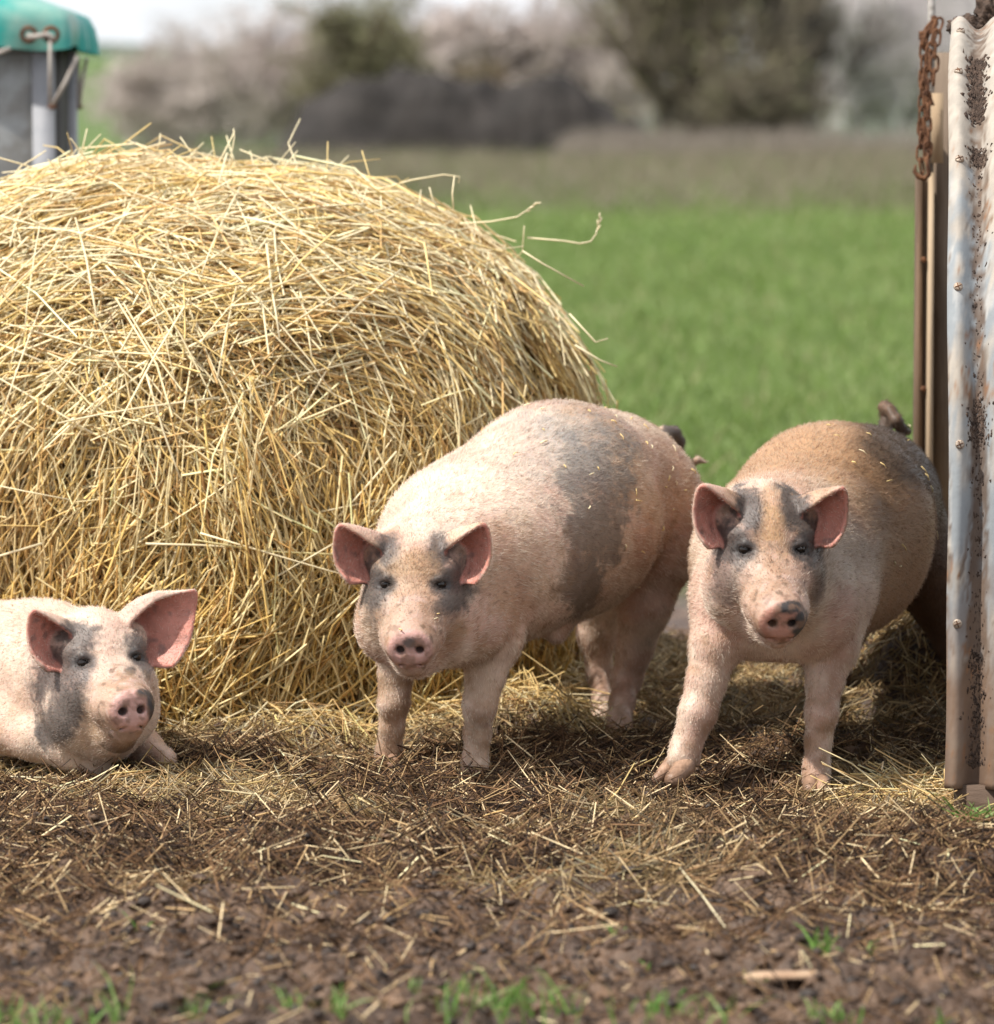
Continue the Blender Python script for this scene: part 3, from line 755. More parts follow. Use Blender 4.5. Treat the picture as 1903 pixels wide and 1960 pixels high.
th = np.linspace(0, 2 * math.pi, 120, endpoint=False); ph = np.linspace(.03, 2.25, 60); TH, PH = np.meshgrid(th, ph, indexing='ij')
u = np.stack([np.sin(PH) * np.cos(TH), np.sin(PH) * np.sin(TH), np.cos(PH)], -1).reshape(-1, 3)
pc, _n = bale_pt(u, np.full(len(u), -.045)); pc[:, 2] = np.maximum(pc[:, 2], -.02)
mesh_obj('core', pc, np.array([[i * 60 + j, i * 60 + j + 1, ((i + 1) % 120) * 60 + j + 1, ((i + 1) % 120) * 60 + j] for i in range(120) for j in range(59)]), M['bale_core'], bale)
S_PALE, S_GOLD, S_TAN, S_BRN = (.92, .80, .52), (.84, .63, .27), (.70, .46, .20), (.36, .20, .085)
def bale_straw(n, offlo, offhi, Llo, Lhi, rlo, rhi, pprob, out=.10, ang_sd=.42):
    u = nrm(rng.normal(size=(n * 3, 3)) * np.array([1, 1, .9])); u = u[(u[:, 2] > -.75) & ((u[:, 1] < .25) | (rng.random(len(u)) < .25))][:n]; n = len(u)
    off = rng.uniform(offlo, offhi, n); p, nn = bale_pt(u, off)
    k = p[:, 2] > .01; p, nn, off = p[k], nn[k], off[k]; n = len(p)
    tcd = nrm(np.stack([nn[:, 2], 0 * nn[:, 0], -nn[:, 0]], 1) + 1e-6)          # along the arc of the bale
    tcd = nrm(tcd - (tcd * nn).sum(1, keepdims=True) * nn + 1e-6)
    tv = np.array([0, 0, -1.]) - nn * (-nn[:, 2:3]); tv = nrm(tv + 1e-6)
    ctx = fbm(p * 2.0, 2, 90)
    wt = sm(.45, .95, p[:, 2] + .5 * (ctx - .5))
    use = rng.random(n) < (.12 + .78 * wt)
    ax = np.where(use[:, None], tcd, tv)
    b = np.cross(nn, ax); ang = rng.normal(0, ang_sd, n) + (fbm(p * 4.5, 2, 91) - .5) * 2.4 + np.where(rng.random(n) < .12, rng.normal(0, 1.2, n), 0)
    d = ax * np.cos(ang)[:, None] + b * np.sin(ang)[:, None] + nn * (rng.normal(0, out, (n, 1)) + .10 * (rng.random((n, 1)) < .08))
    L = rng.uniform(Llo, Lhi, n) ** 1.0; L = L * np.where(rng.random(n) < .25, .5, 1)
    R = rng.uniform(rlo, rhi, n)
    bend = nn * (L ** 2 * .14)[:, None] + rng.normal(0, 1, (n, 3)) * (L * np.where(rng.random(n) < .3, .085, .025))[:, None]
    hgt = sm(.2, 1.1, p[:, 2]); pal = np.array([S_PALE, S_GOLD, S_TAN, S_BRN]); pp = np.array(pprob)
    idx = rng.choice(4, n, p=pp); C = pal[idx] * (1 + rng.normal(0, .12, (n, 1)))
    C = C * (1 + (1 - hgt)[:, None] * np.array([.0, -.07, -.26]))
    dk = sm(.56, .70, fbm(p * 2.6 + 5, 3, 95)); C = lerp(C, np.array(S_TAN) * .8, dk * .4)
    p0 = p - d * (L * .5)[:, None]; under = np.minimum(p0[:, 2], (p0 + d * L[:, None])[:, 2]); k = under > -.01
    return p0[k], d[k], L[k], R[k], np.clip(C, 0, 1)[k], bend[k]
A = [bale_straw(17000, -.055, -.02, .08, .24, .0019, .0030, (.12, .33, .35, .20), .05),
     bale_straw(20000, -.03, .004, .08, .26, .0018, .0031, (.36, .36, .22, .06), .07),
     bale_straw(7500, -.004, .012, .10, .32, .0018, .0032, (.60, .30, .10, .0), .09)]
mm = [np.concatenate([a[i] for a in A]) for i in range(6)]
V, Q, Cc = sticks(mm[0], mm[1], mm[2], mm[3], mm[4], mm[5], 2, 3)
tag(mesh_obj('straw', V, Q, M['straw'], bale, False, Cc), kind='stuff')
# fine chaff and leaf fragments among the stalks
p0, d, L, R, C, bd = bale_straw(16000, -.03, .010, .02, .09, .0007, .0016, (.2, .3, .35, .15), .25, 1.0)
V, Q, Cc = sticks(p0, d, L, R, C, bd * 3, 2, 3, .4, .3)
tag(mesh_obj('chaff', V, Q, M['straw'], bale, False, Cc), kind='stuff')
# the stalks that stand out, one by one
def stalk(pts, r, colr, parent, name='stalk', ear=False):
    mb = MB(); pts = np.asarray(pts, float); mb.tube(pts, np.linspace(r, r * .7, len(pts)), 5)
    if ear:
        tip = pts[-1]; d = nrm(pts[-1] - pts[-2])
        for i in range(9):
            c = tip + d * (.004 * i - .01); s_ = nrm(rng.normal(size=3)); mb.tube([c, c + d * .007 + s_ * .004, c + d * .013 + s_ * .005], [.0012, .0018, .0003], 4)
    V = np.concatenate(mb.V); return mb.build(name, M['straw'], parent, True, np.tile(np.array(colr) * rng.uniform(.85, 1.1), (len(V), 1)))
for i in range(150):
    side = rng.random()
    a = rng.uniform(-1.0, 1.15)                                        # spread over the visible crest and shoulder
    u = nrm(np.array([[math.sin(a), -rng.uniform(.0, .55), math.cos(a) + .02]]))
    p, nn = bale_pt(u, np.array([-.01])); p, nn = p[0], nn[0]
    if p[2] < .6: continue
    L = rng.uniform(.05, .21); ax = nrm(np.cross(nn, rng.normal(size=3)))
    d = nrm(ax + nn * rng.uniform(.15, .8) + np.array([.25, 0, 0]) * (a > .4)); kk = p + d * L * rng.uniform(.4, .7); d2 = nrm(d + rng.normal(0, .35, 3))
    stalk([p - d * .05, p, (p + kk) / 2 + rng.normal(0, .002, 3), kk, kk + d2 * L * .4], rng.uniform(.0013, .0023), [S_PALE, S_GOLD, S_PALE][i % 3], bale)
for pts, e in (([(1010, 455, 9.25), (1080, 461, 9.23), (1110, 466, 9.22), (1131, 462, 9.22), (1141, 448, 9.22), (1144, 436, 9.22)], True),
               ([(880, 428, 9.2), (940, 424, 9.18), (990, 415, 9.18), (1012, 400, 9.18)], True),
               ([(715, 365, 9.2), (790, 344, 9.2), (850, 334, 9.2), (880, 338, 9.2), (878, 350, 9.2)], False),
               ([(430, 352, 9.1), (442, 300, 9.1), (449, 262, 9.12), (447, 246, 9.12)], False),
               ([(395, 345, 9.1), (425, 300, 9.1), (449, 252, 9.1)], False), ([(528, 345, 9.1), (552, 310, 9.1), (570, 288, 9.1)], False),
               ([(868, 400, 9.1), (866, 370, 9.1), (870, 336, 9.1)], False), ([(840, 405, 9.1), (828, 380, 9.1), (822, 358, 9.1)], False),
               ([(300, 290, 9.25), (306, 270, 9.25), (307, 255, 9.25)], False), ([(342, 320, 9.2), (372, 300, 9.2), (345, 262, 9.2)], False),
               ([(1100, 660, 9.0), (1150, 690, 9.0), (1182, 702, 9.0)], False), ([(1090, 600, 9.0), (1140, 655, 9.0), (1164, 648, 9.0)], False),
               ([(20, 345, 9.2), (40, 318, 9.2), (62, 305, 9.2), (88, 288, 9.2)], False), ([(1000, 480, 9.0), (1040, 505, 9.0), (1118, 548, 9.0)], False)):
    stalk([P(*q) for q in pts], .0019, S_PALE, bale, 'stalk', e)
# a few long pale stalks lying across the face
for i in range(70):
    u = nrm(np.array([[rng.uniform(-1, .9), -1, rng.uniform(-.2, 1.4)]])); p, nn = bale_pt(u, np.array([.014])); p, nn = p[0], nn[0]
    L = rng.uniform(.18, .38); ax = nrm(np.cross(nn, rng.normal(size=3))); m1 = p + nn * L * L * .12; b = rng.normal(0, .05, 3)
    stalk([p - ax * L / 2, p - ax * L * .25 + nn * L * L * .08, m1, m1 + (ax + b) * L * .25, p + (ax + b) * L / 2], rng.uniform(.0018, .0028), S_PALE, bale)

# ------------------------------------------------------------------ litter over the mud
def litter(n, xr, yr, Llo, Lhi, rlo, rhi, pal, prob, dens, tilt=.18, lift=.004, segs=1, tap=.7):
    y = rng.uniform(*yr, n); x = rng.uniform(-.137, .124, n) * y; k = rng.random(n) < dens(x, y); x, y = x[k], y[k]; n = len(x)
    L = rng.uniform(Llo, Lhi, n); a = rng.uniform(0, 2 * math.pi, n)
    dx, dy = np.cos(a), np.sin(a); z0 = Hg(x, y); z1 = Hg(x + dx * L, y + dy * L)
    dz = np.clip((z1 - z0) / L, -.8, .8) + rng.normal(0, tilt, n)
    P0 = np.stack([x, y, z0 + lift * rng.random(n) - np.minimum(dz, 0) * L * .3], 1)
    g = gold(x, y)[:, None]
    C = pick(pal, n, prob, .22); C = np.clip(C * (1 + .0 * g) * (1 - g) + g * pick([S_PALE, S_GOLD, S_TAN, S_BRN], n, [.28, .40, .22, .10]), 0, 1)
    D = np.stack([dx, dy, dz], 1); bend = rng.normal(0, 1, (n, 3)) * (L * .07)[:, None]
    return P0, D, L, rng.uniform(rlo, rhi, n), C, bend
def gold(x, y):
    p = np.stack([x, y, 0 * x], 1); nn = fbm(p * 4, 3, 110)
    g = sm(8.30, 8.66, y + .4 * (nn - .5)) * (1 - sm(.05, .45, x)) * .85
    g = np.maximum(g, np.exp(-(((x - HEAP[0]) / .36) ** 2 + ((y - HEAP[1]) / .40) ** 2) ** 1.5) * .75)
    g = np.maximum(g, np.exp(-(((x - .80) / .13) ** 2 + ((y - 7.80) / .28) ** 2)) * .9)
    g = np.maximum(g, .28 * sm(.0, .4, x) * sm(8.2, 8.8, y) * (1 - sm(9.8, 10.3, y)))
    g = np.maximum(g, .34 * sm(.55, .68, nn) * sm(6.5, 6.9, y) * (1 - sm(.0, .5, x)))
    return g
DKP = [(.028, .015, .009), (.088, .047, .024), (.195, .108, .052), (.40, .265, .130), (.80, .62, .37)]
def dmain(x, y):
    p = np.stack([x, y, 0 * x], 1); return np.clip(sm(6.25, 7.05, y + .9 * (fbm(p * 3, 3, 120) - .5) - .25 * sm(0, 1, x)) * (1 - .9 * sm(9.9, 10.4, y)), .20, 1)
A = [litter(105000, (-1.35, 1.25), (5.6, 10.4), .015, .055, .0010, .0022, DKP, (.32, .31, .22, .10, .05), dmain, .45),
     litter(48000, (-1.35, 1.2), (6.2, 10.2), .04, .10, .0010, .0022, DKP, (.26, .28, .26, .13, .07), dmain, .40, .016)]
mm = [np.concatenate([a[i] for a in A]) for i in range(6)]
V, Q, Cc = sticks(mm[0], mm[1], mm[2], mm[3], mm[4], None, 1, 3, .7, .5)
tag(mesh_obj('trampled_litter', V, Q, M['litter'], None, False, Cc), 'trampled brown and straw coloured litter covering the muddy yard', 'litter', kind='stuff')
def dg(x, y): return np.clip(gold(x, y) * 1.3 - .40, 0, 1)
A = [litter(30000, (-1.35, 1.25), (7.2, 9.7), .05, .16, .0014, .0027, [S_PALE, S_GOLD, S_TAN, S_BRN], (.3, .4, .2, .1), dg, .30, .035)]
mm = A[0]
V, Q, Cc = sticks(*mm, 2, 3, .8, .5)
tag(mesh_obj('loose_straw', V, Q, M['straw'], None, False, Cc), 'loose golden straw fallen round the foot of the bale and in the corner by the ark', 'loose straw', kind='stuff')
# heap clods and clods of mud
cl = [[], [], []]; off = 0
ico_t = (1 + 5 ** .5) / 2
IV = nrm(np.array([(-1, ico_t, 0), (1, ico_t, 0), (-1, -ico_t, 0), (1, -ico_t, 0), (0, -1, ico_t), (0, 1, ico_t), (0, -1, -ico_t), (0, 1, -ico_t), (ico_t, 0, -1), (ico_t, 0, 1), (-ico_t, 0, -1), (-ico_t, 0, 1)]))
IT = np.array([(0, 11, 5), (0, 5, 1), (0, 1, 7), (0, 7, 10), (0, 10, 11), (1, 5, 9), (5, 11, 4), (11, 10, 2), (10, 7, 6), (7, 1, 8), (3, 9, 4), (3, 4, 2), (3, 2, 6), (3, 6, 8), (3, 8, 9), (4, 9, 5), (2, 4, 11), (6, 2, 10), (8, 6, 7), (9, 8, 1)])
n = 10500; x = rng.uniform(-.92, .82, n); y = 5.5 + rng.random(n) ** 1.3 * 3.0
r = .0025 + .010 * rng.random(n) ** 4; z = Hg(x, y)
Vc = (np.stack([x, y, z + r * .25], 1)[:, None, :] + IV[None] * (r[:, None, None] * rng.uniform(.45, 1.5, (n, 12, 1))) * np.array([1.2, 1.1, .7]))
Tc = (np.arange(n)[:, None, None] * 12 + IT[None]).reshape(-1, 3)
Cc = np.repeat(pick([(.058, .031, .017), (.100, .057, .032), (.028, .016, .010), (.16, .095, .055)], n), 12, 0)
tag(mesh_obj('mud_clods', Vc.reshape(-1, 3), Tc, M['mud'], None, True, Cc), 'crumbled clods of brown mud in the foreground', 'mud', kind='stuff')
# single long straws on the ground
gs = [([(1152, 1572), (1185, 1518), (1215, 1470)], 'long yellow straw leaning upright in front of the gap between the two standing pigs', (0, .02, .06)),
      ([(1130, 1484), (1200, 1476), (1272, 1469)], 'yellow straw lying flat just left of the right pig\'s stepping hoof', (.012, .012, .012)),
      ([(1302, 1682), (1345, 1722), (1398, 1790)], 'long pale straw lying diagonally in the mud below the right pig', (.012, .014, .012)),
      ([(1180, 1728), (1230, 1724), (1282, 1731)], 'straight pale straw lying across the mud in the lower middle', (.012, .014, .012)),
      ([(1205, 1745), (1235, 1732), (1262, 1722)], 'short golden straw lying close below the straight pale one in the lower middle', (.010, .012, .012)),
      ([(490, 1592), (560, 1580), (618, 1556)], 'long brownish straw lying below the front feet of the centre pig, left side', (.012, .014, .012)),
      ([(735, 1538), (810, 1562), (905, 1592)], 'long bright straw lying in the litter below the centre pig', (.012, .016, .012)),
      ([(1585, 1492), (1690, 1508), (1780, 1535)], 'long straw running from the right pig\'s foot towards the ark', (.012, .014, .014)),
      ([(20, 1492), (120, 1482), (215, 1450)], 'long straw lying in front of the lying pig\'s leg', (.012, .016, .014)),
      ([(700, 1785), (745, 1768), (800, 1752)], 'brown straw lying in the bare mud near the bottom', (.010, .012, .012))]
for pts, lb, zz in gs:
    q = [ground_at(a, b, z) for (a, b), z in zip(pts, zz)]
    q = [np.array([c[0], c[1], Hg(np.array([c[0]]), np.array([c[1]]))[0] + z + .008]) for c, z in zip(q, zz)]
    o = stalk(q, .0017, S_GOLD if 'yellow' in lb or 'golden' in lb else (S_TAN if 'brown' in lb else S_PALE), None, 'straw_stalk'); tag(o, lb, 'straw', 'single straws lying on the mud')
# wood chip
M['wood'] = noise_mat('wood', (.30, .19, .12), (.50, .35, .23), 14, bump=.4, stretch=(1, 1, .12))
c = ground_at(1500, 1888); z = Hg(c[:1], c[1:2])[0]; mb = MB()
mb.hexa([c + np.array(v) + np.array([0, 0, z + .012]) for v in ((-.055, -.02, .002), (.045, -.028, .004), (.06, .012, .004), (-.04, .018, .002), (-.06, -.018, .008), (.03, -.026, .011), (.048, .012, .010), (-.035, .016, .008))])
tag(mb.build('wood_chip', M['wood']), 'pale flat chip of wood lying in the mud at the bottom', 'wood chip')
# grass tufts
def tuft(px, py, nb_, h, spread, label, cols=((.10, .22, .035), (.16, .30, .06), (.20, .30, .09)), w=.0022, droop=.5):
    spread = spread * (.35 if nb_ < 24 else 1); c = ground_at(px, py); z = Hg(c[:1], c[1:2])[0]; P0 = np.tile(np.array([c[0], c[1], z - .004]), (nb_, 1)); P0[:, :2] += rng.normal(0, spread, (nb_, 2))
    D = np.array([0, 0, 1.]) + rng.normal(0, .28, (nb_, 3)); ln = rng.normal(0, droop, (nb_, 3)) * np.array([1, 1, .25]) + np.array([0, 0, -.12])
    V, F, Cc = blades(P0, D, rng.uniform(.5, 1.1, nb_) * h * 1.1, w, pick(cols, nb_), ln)
    tag(mesh_obj('grass_tuft', V, F, M['grass'], None, True, Cc), label, 'grass tuft', 'grass tufts growing in the mud')
tuft(1868, 1605, 34, .070, .018, 'lush green grass tuft with arching blades against the foot of the ark', w=.0032, droop=.9)
tuft(262, 1795, 5, .05, .006, 'thin upright green blade growing alone in the mud at left')
tuft(222, 1965, 9, .09, .006, 'tall upright green blades at the bottom edge, left of centre')
tuft(375, 1958, 14, .085, .014, 'tall green tuft at the bottom edge below the bale\'s left half')
tuft(40, 1965, 50, .055, .05, 'broad low green tuft in the bottom left corner')
tuft(120, 1975, 30, .04, .035, 'low green tuft next to the one in the bottom left corner')
tuft(560, 1968, 16, .06, .018, 'green tuft at the bottom edge below the left front leg of the centre pig')
tuft(650, 1975, 12, .05, .02, 'sparse green tuft at the bottom edge, halfway across its left half')
tuft(795, 1905, 8, .06, .006, 'small star shaped grass plant in the mud below the centre pig')
tuft(955, 1965, 60, .065, .045, 'wide grass tuft at the middle of the bottom edge')
tuft(1010, 1930, 18, .04, .02, 'small grass tuft just right of the one at the middle of the bottom edge')
tuft(1180, 1812, 6, .025, .008, 'tiny green sprig in the mud right of the middle')
tuft(1300, 1968, 40, .045, .05, 'low wide grass tuft at the bottom edge below the right pig')
tuft(1430, 1880, 12, .035, .015, 'yellowish grass sprig left of the wood chip', ((.22, .30, .06), (.30, .36, .10)))
tuft(1570, 1850, 22, .05, .022, 'green grass sprig right above the wood chip')
tuft(1660, 1830, 10, .035, .012, 'little sprig between the wood chip and the ark')
tuft(1800, 1960, 18, .05, .02, 'grass tuft in the bottom right corner area')
tuft(1590, 1970, 22, .035, .04, 'short sparse grass at the bottom edge right of the wood chip')
tuft(1240, 1868, 5, .02, .006, 'minute green leaf left of the yellowish sprig')

# ------------------------------------------------------------------ corrugated ark at the right
e = np.array([.9944, -.106, 0]); wv = np.array([.106, .9944, 0])
B0 = ground_at(1813, 1560); B0[2] = 0
ark = empty('pig_ark', tuple(B0)); tag(ark, 'corrugated galvanised metal pig ark with mud stains at the right edge', 'pig ark')
ns = 210; nt_ = 190; TL = 1.7
sv = np.linspace(0, 1, ns); arc = np.where(sv < .22, 0, (sv - .22) / .78)
ang = arc * math.pi * .78
up_ = np.where(sv < .22, sv / .22 * .50, .50 + .918 * np.sin(ang)); un = np.where(sv < .22, .03 * sv, .007 + .92 * (1 - np.cos(ang)))
prof = wv[None] * un[:, None] + np.array([0, 0, 1.])[None] * (up_ + .050)[:, None]
tg = nrm(np.gradient(prof, axis=0)); nn_ = nrm(np.cross(tg, e)); nn_ *= np.sign((nn_ @ -wv)[:1])[:, None]
tt = np.concatenate([np.linspace(0, .25, 60), np.linspace(.262, TL, 130)])
def ark_pt(s, t, off=0.0):
    s = np.atleast_1d(s); t = np.atleast_1d(t)
    pr = np.stack([np.interp(s, sv, prof[:, i]) for i in range(3)], -1); nr = nrm(np.stack([np.interp(s, sv, nn_[:, i]) for i in range(3)], -1))
    edge = -.006 + .003 * np.sin(s * 9.5) * (1 - t / TL) + .0015 * np.sin(s * 31) * (t < .1)
    cg = .0135 * np.cos(2 * math.pi * (t - .018) / .073)
    dent = .0012 * (vn(np.stack([t * 4, s * 6, 0 * s], -1), 130) - .5) * 2
    return B0 + pr + e * (t + edge)[:, None] + nr * (cg + off + dent)[:, None], nr
SS, TT = np.meshgrid(sv, tt, indexing='ij')
Vo, _ = ark_pt(SS.ravel(), TT.ravel(), .001); Vi, _ = ark_pt(SS.ravel(), TT.ravel(), -.0012)
q0 = (np.arange(ns - 1)[:, None] * nt_ + np.arange(nt_ - 1)[None]).ravel(); N0 = ns * nt_
Q = [np.stack([q0, q0 + 1, q0 + nt_ + 1, q0 + nt_], 1), np.stack([q0, q0 + nt_, q0 + nt_ + 1, q0 + 1], 1) + N0]
el_ = np.arange(ns - 1) * nt_; Q.append(np.stack([el_, el_ + nt_, el_ + nt_ + N0, el_ + N0], 1)); el_ = np.arange(nt_ - 1); Q.append(np.stack([el_, el_ + N0, el_ + 1 + N0, el_ + 1], 1))
pV = Vo; n1 = fbm(pV * 14, 4, 140); n2 = fbm(pV * np.array([60, 60, 11]), 5, 141); n3 = fbm(pV * np.array([150, 150, 70]), 3, 142)
val = (1 - np.cos(2 * math.pi * (TT.ravel() - .018) / .073)) / 2
zc = pV[:, 2]
C = lerp(np.tile(np.array([.25, .27, .285]), (len(pV), 1)), np.array([.43, .425, .41]), sm(.4, .7, n2))
C = lerp(C, np.array([.38, .30, .215]), sm(.40, .64, n1 * .6 + n2 * .4 + .30 * sm(.9, 1.4, zc) - .14 * val) * .55)        # rusty tan film
C = lerp(C, np.array([.10, .065, .045]), sm(.48, .64, n2 * .40 + n3 * .34 + .25 * val + .10 * (1 - sm(.3, .9, zc))) * .9)
C = lerp(C, np.array([.185, .118, .078]), (1 - sm(.12, .50, zc + .35 * (n1 - .5))) * .9)
C = lerp(C, np.array([.26, .13, .065]), sm(.60, .72, n1 * .5 + n3 * .5) * .7)
C = lerp(C, np.array([.085, .055, .040]), (1 - sm(.05, .26, zc + .25 * (n2 - .5))) * val * .9)
m_ = attr_mat('galvanised', rough=.78, spec=.2, bump=.5, bscale=60, vary=.08, vscale=30, dist=.002); m_.node_tree.nodes['Principled BSDF'].inputs['Metallic'].default_value = .0; M['galv'] = m_
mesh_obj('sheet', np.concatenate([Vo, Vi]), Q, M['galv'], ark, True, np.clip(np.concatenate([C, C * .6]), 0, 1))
M['screw'] = noise_mat('screw', (.24, .17, .12), (.42, .36, .30), 60, rough=.5, metallic=.5)
M['rust'] = noise_mat('rust', (.060, .026, .014), (.20, .090, .042), 55, rough=.9, bump=1, dist=.003, c3=(.12, .055, .028))
M['darkwood'] = noise_mat('dark_wood', (.075, .048, .030), (.17, .11, .068), 12, bump=.5, stretch=(1, 1, .12))
M['greywood'] = noise_mat('grey_wood', (.12, .085, .06), (.25, .19, .14), 12, bump=.5, stretch=(1, 1, .10))
M['palewood'] = noise_mat('pale_wood', (.34, .24, .15), (.46, .36, .25), 12, bump=.3, stretch=(1, 1, .10))
sg = np.linspace(.02, .8, 400); pts_, nr_ = ark_pt(sg, np.full(400, .020)); sy = proj(pts_)[1]
for py in (60, 138, 303, 547, 852, 1195):
    i = int(np.argmin(np.abs(sy - py) + (sg > .75) * 500)); c = pts_[i]; nr = nr_[i]
    a = e; b = np.cross(nr, e); mb = MB(); mb.tube([c - nr * .002, c + nr * .0035, c + nr * .005], [.0085, .0085, .006], 14)
    s_ = mb.build('screw', M['screw'], ark, True)
    mb = MB()
    for dd in (a + b * .4, b - a * .4):
        dd = nrm(dd); mb.box(c + nr * .0052, dd * .0065, np.cross(nr, dd) * .0008, nr * .0008)
    mb.build('slot', M['rust'], s_)
# skid under the sheet
mb = MB(); f0 = B0 - wv * .005 + e * .012; mb.box(f0 + e * .75 + wv * .03 + np.array([0, 0, .018]), e * .75, wv * .028, np.array([0, 0, .038])); mb.build('skid', noise_mat('skid', (.05, .032, .024), (.15, .10, .07), 10, bump=.9, stretch=(.3, 1, 1)), ark)
# end wall timbers, standing beyond the opening
def upright(name, x0, x1, y0, y1, d, mat, th=.03, xb=None, depth2=0):
    (xb0, xb1) = xb or (x0, x1); w_ = np.array([0, th, 0])
    a, b_, c, dd = P(x0, y0, d), P(x1, y0, d), P(xb1, y1, d), P(xb0, y1, d)
    return MB().hexa([dd, c, c + w_, dd + w_, a, b_, b_ + w_, a + w_]).build(name, mat, ark)
upright('board', 1789, 1830, 100, 1330, 9.42, M['greywood'], .03, (1786, 1830))
upright('frame_post', 1782, 1789, 250, 1330, 9.36, M['palewood'], .05, (1771, 1784))
upright('end_block', 1785, 1806, 178, 312, 9.30, M['palewood'], .05)
upright('door_edge', 1764, 1780, 335, 1330, 9.44, noise_mat('door_wood', (.15, .10, .065), (.27, .19, .13), 12, bump=.5, stretch=(1, 1, .1)), .03, (1762, 1774))
upright('door_strip', 1757, 1766, 330, 1330, 9.40, M['darkwood'], .06, (1748, 1764))
for py in (497, 744): mb = MB(); c = P(1768, py, 9.40); mb.tube([c, c + np.array([-.002, -.014, 0])], [.007, .006], 10); mb.build('bolt', M['rust'], ark, True)
mb = MB(); mb.tube([P(1784, -60, 9.34), P(1783, 60, 9.34), P(1780, 330, 9.34)], .0085, 14); mb.build('pole', noise_mat('pole', (.16, .14, .12), (.34, .32, .30), 40, rough=.7), ark, True)
# chain
ch = empty('chain', tuple(P(1780, 60, 9.22))); tag(ch, 'rusty chain with a hook hanging from the corner of the ark', 'chain')
lk = None; gi = 0
def link(c, d, tw, s_=1.0):
    d = nrm(d); a = nrm(np.cross(d, [0, 1, 0.1])); b = np.cross(d, a); a2 = math.cos(tw) * a + math.sin(tw) * b; pts = []
    for k in range(16):
        t = 2 * math.pi * k / 16; yv = math.sin(t); xv = math.cos(t)
        pts.append(c + d * (.0125 * yv + np.sign(yv) * .006) * s_ + a2 * .0085 * xv * s_)
    pts.append(pts[0]); mb = MB(); mb.tube(pts, .0030 * s_, 6, False); mb.build('link', M['rust'], ch, True)
def strand(path, d, ph=0):
    Pp = np.array([P(a, b, dd) for a, b, dd in path]); L = np.r_[0, np.cumsum(np.linalg.norm(np.diff(Pp, axis=0), axis=1))]; m = int(L[-1] / .0265)
    for i in range(m):
        l = (i + .5) / m * L[-1]; c = np.array([np.interp(l, L, Pp[:, k]) for k in range(3)]); c2 = np.array([np.interp(l + .01, L, Pp[:, k]) for k in range(3)])
        link(c, c2 - c + 1e-9, ph + (i % 2) * 1.45 + rng.normal(0, .15))
strand([(1800, 38, 9.20), (1788, 70, 9.20), (1776, 120, 9.20), (1776, 150, 9.20), (1774, 220, 9.2), (1777, 270, 9.2), (1775, 322, 9.2)], 0)
strand([(1792, 45, 9.24), (1778, 55, 9.24), (1768, 90, 9.24), (1766, 200, 9.24), (1762, 300, 9.24), (1766, 330, 9.24)], 0, .6)
strand([(1794, 60, 9.16), (1790, 110, 9.16), (1787, 160, 9.16)], 0, .3)
mb = MB(); mb.tube([P(a, b, 9.18) for a, b in ((1772, 300), (1776, 318), (1778, 334), (1770, 342), (1758, 338), (1751, 328), (1753, 315))], [.004, .005, .006, .0065, .006, .005, .002], 8); mb.build('hook', M['rust'], ch, True)
# rusty crumbling strap behind the chain
mb = MB()
for i, y in enumerate(range(36, 300, 7)):
    x = 1776 + 6 * math.sin(y * .07) + (12 if y < 60 else 0) - y * .02
    c = P(x + rng.uniform(-4, 4), y, 9.27); mb.add(c + IV * np.array([.010, .005, .009]) * rng.uniform(.6, 1.2, (12, 1)), (), IT)
mb.build('rust_crust', M['rust'], ch, True)
# soil on the roof
M['soil'] = noise_mat('soil', (.030, .020, .016), (.13, .085, .062), 70, bump=1, dist=.006)
for (px, py, d, r, lb) in ((1850, 52, 8.6, (.036, .05, .022), 'crumbly brown soil lump sitting in the first valley of the ark roof'), (1893, 22, 8.6, (.026, .04, .042), 'tall dark soil lump on the ark roof, in the top right corner'),
                           (1905, 92, 8.3, (.014, .03, .02), 'small dark soil lump at the right edge below the ark roof crest')):
    tag(lump('soil_lump', P(px, py, d), r, M['soil'], 40, 24, .55, 4, int(px)), lb, 'soil lump', 'lumps of soil on the ark roof')
V_ = []; T_ = []; n = 0
for i in range(2600):
    s_ = rng.random(); 
    py = rng.choice([rng.uniform(95, 215), rng.uniform(95, 215), rng.uniform(270, 300), rng.uniform(770, 850), rng.uniform(300, 1500), rng.uniform(1250, 1500)])
    k = int(np.argmin(np.abs(sy - py) + (sg > .75) * 500)); t = .018 + .0365 + rng.normal(0, .006 if rng.random() < .6 else .010) + (.079 if rng.random() < .12 else 0)
    p, nr = ark_pt(sg[k] + rng.normal(0, .002), t, .0005); r = rng.uniform(.0012, .004) * (1.25 if py < 215 else .8)
    V_.append(p[0] + IV * r * rng.uniform(.4, 1.5, (12, 1)) * np.array([1, .6, rng.uniform(.8, 2.4)])); T_.append(IT + n); n += 12
o = mesh_obj('caked_mud', np.concatenate(V_), np.concatenate(T_), M['soil'], ark, True); tag(o, kind='stuff')

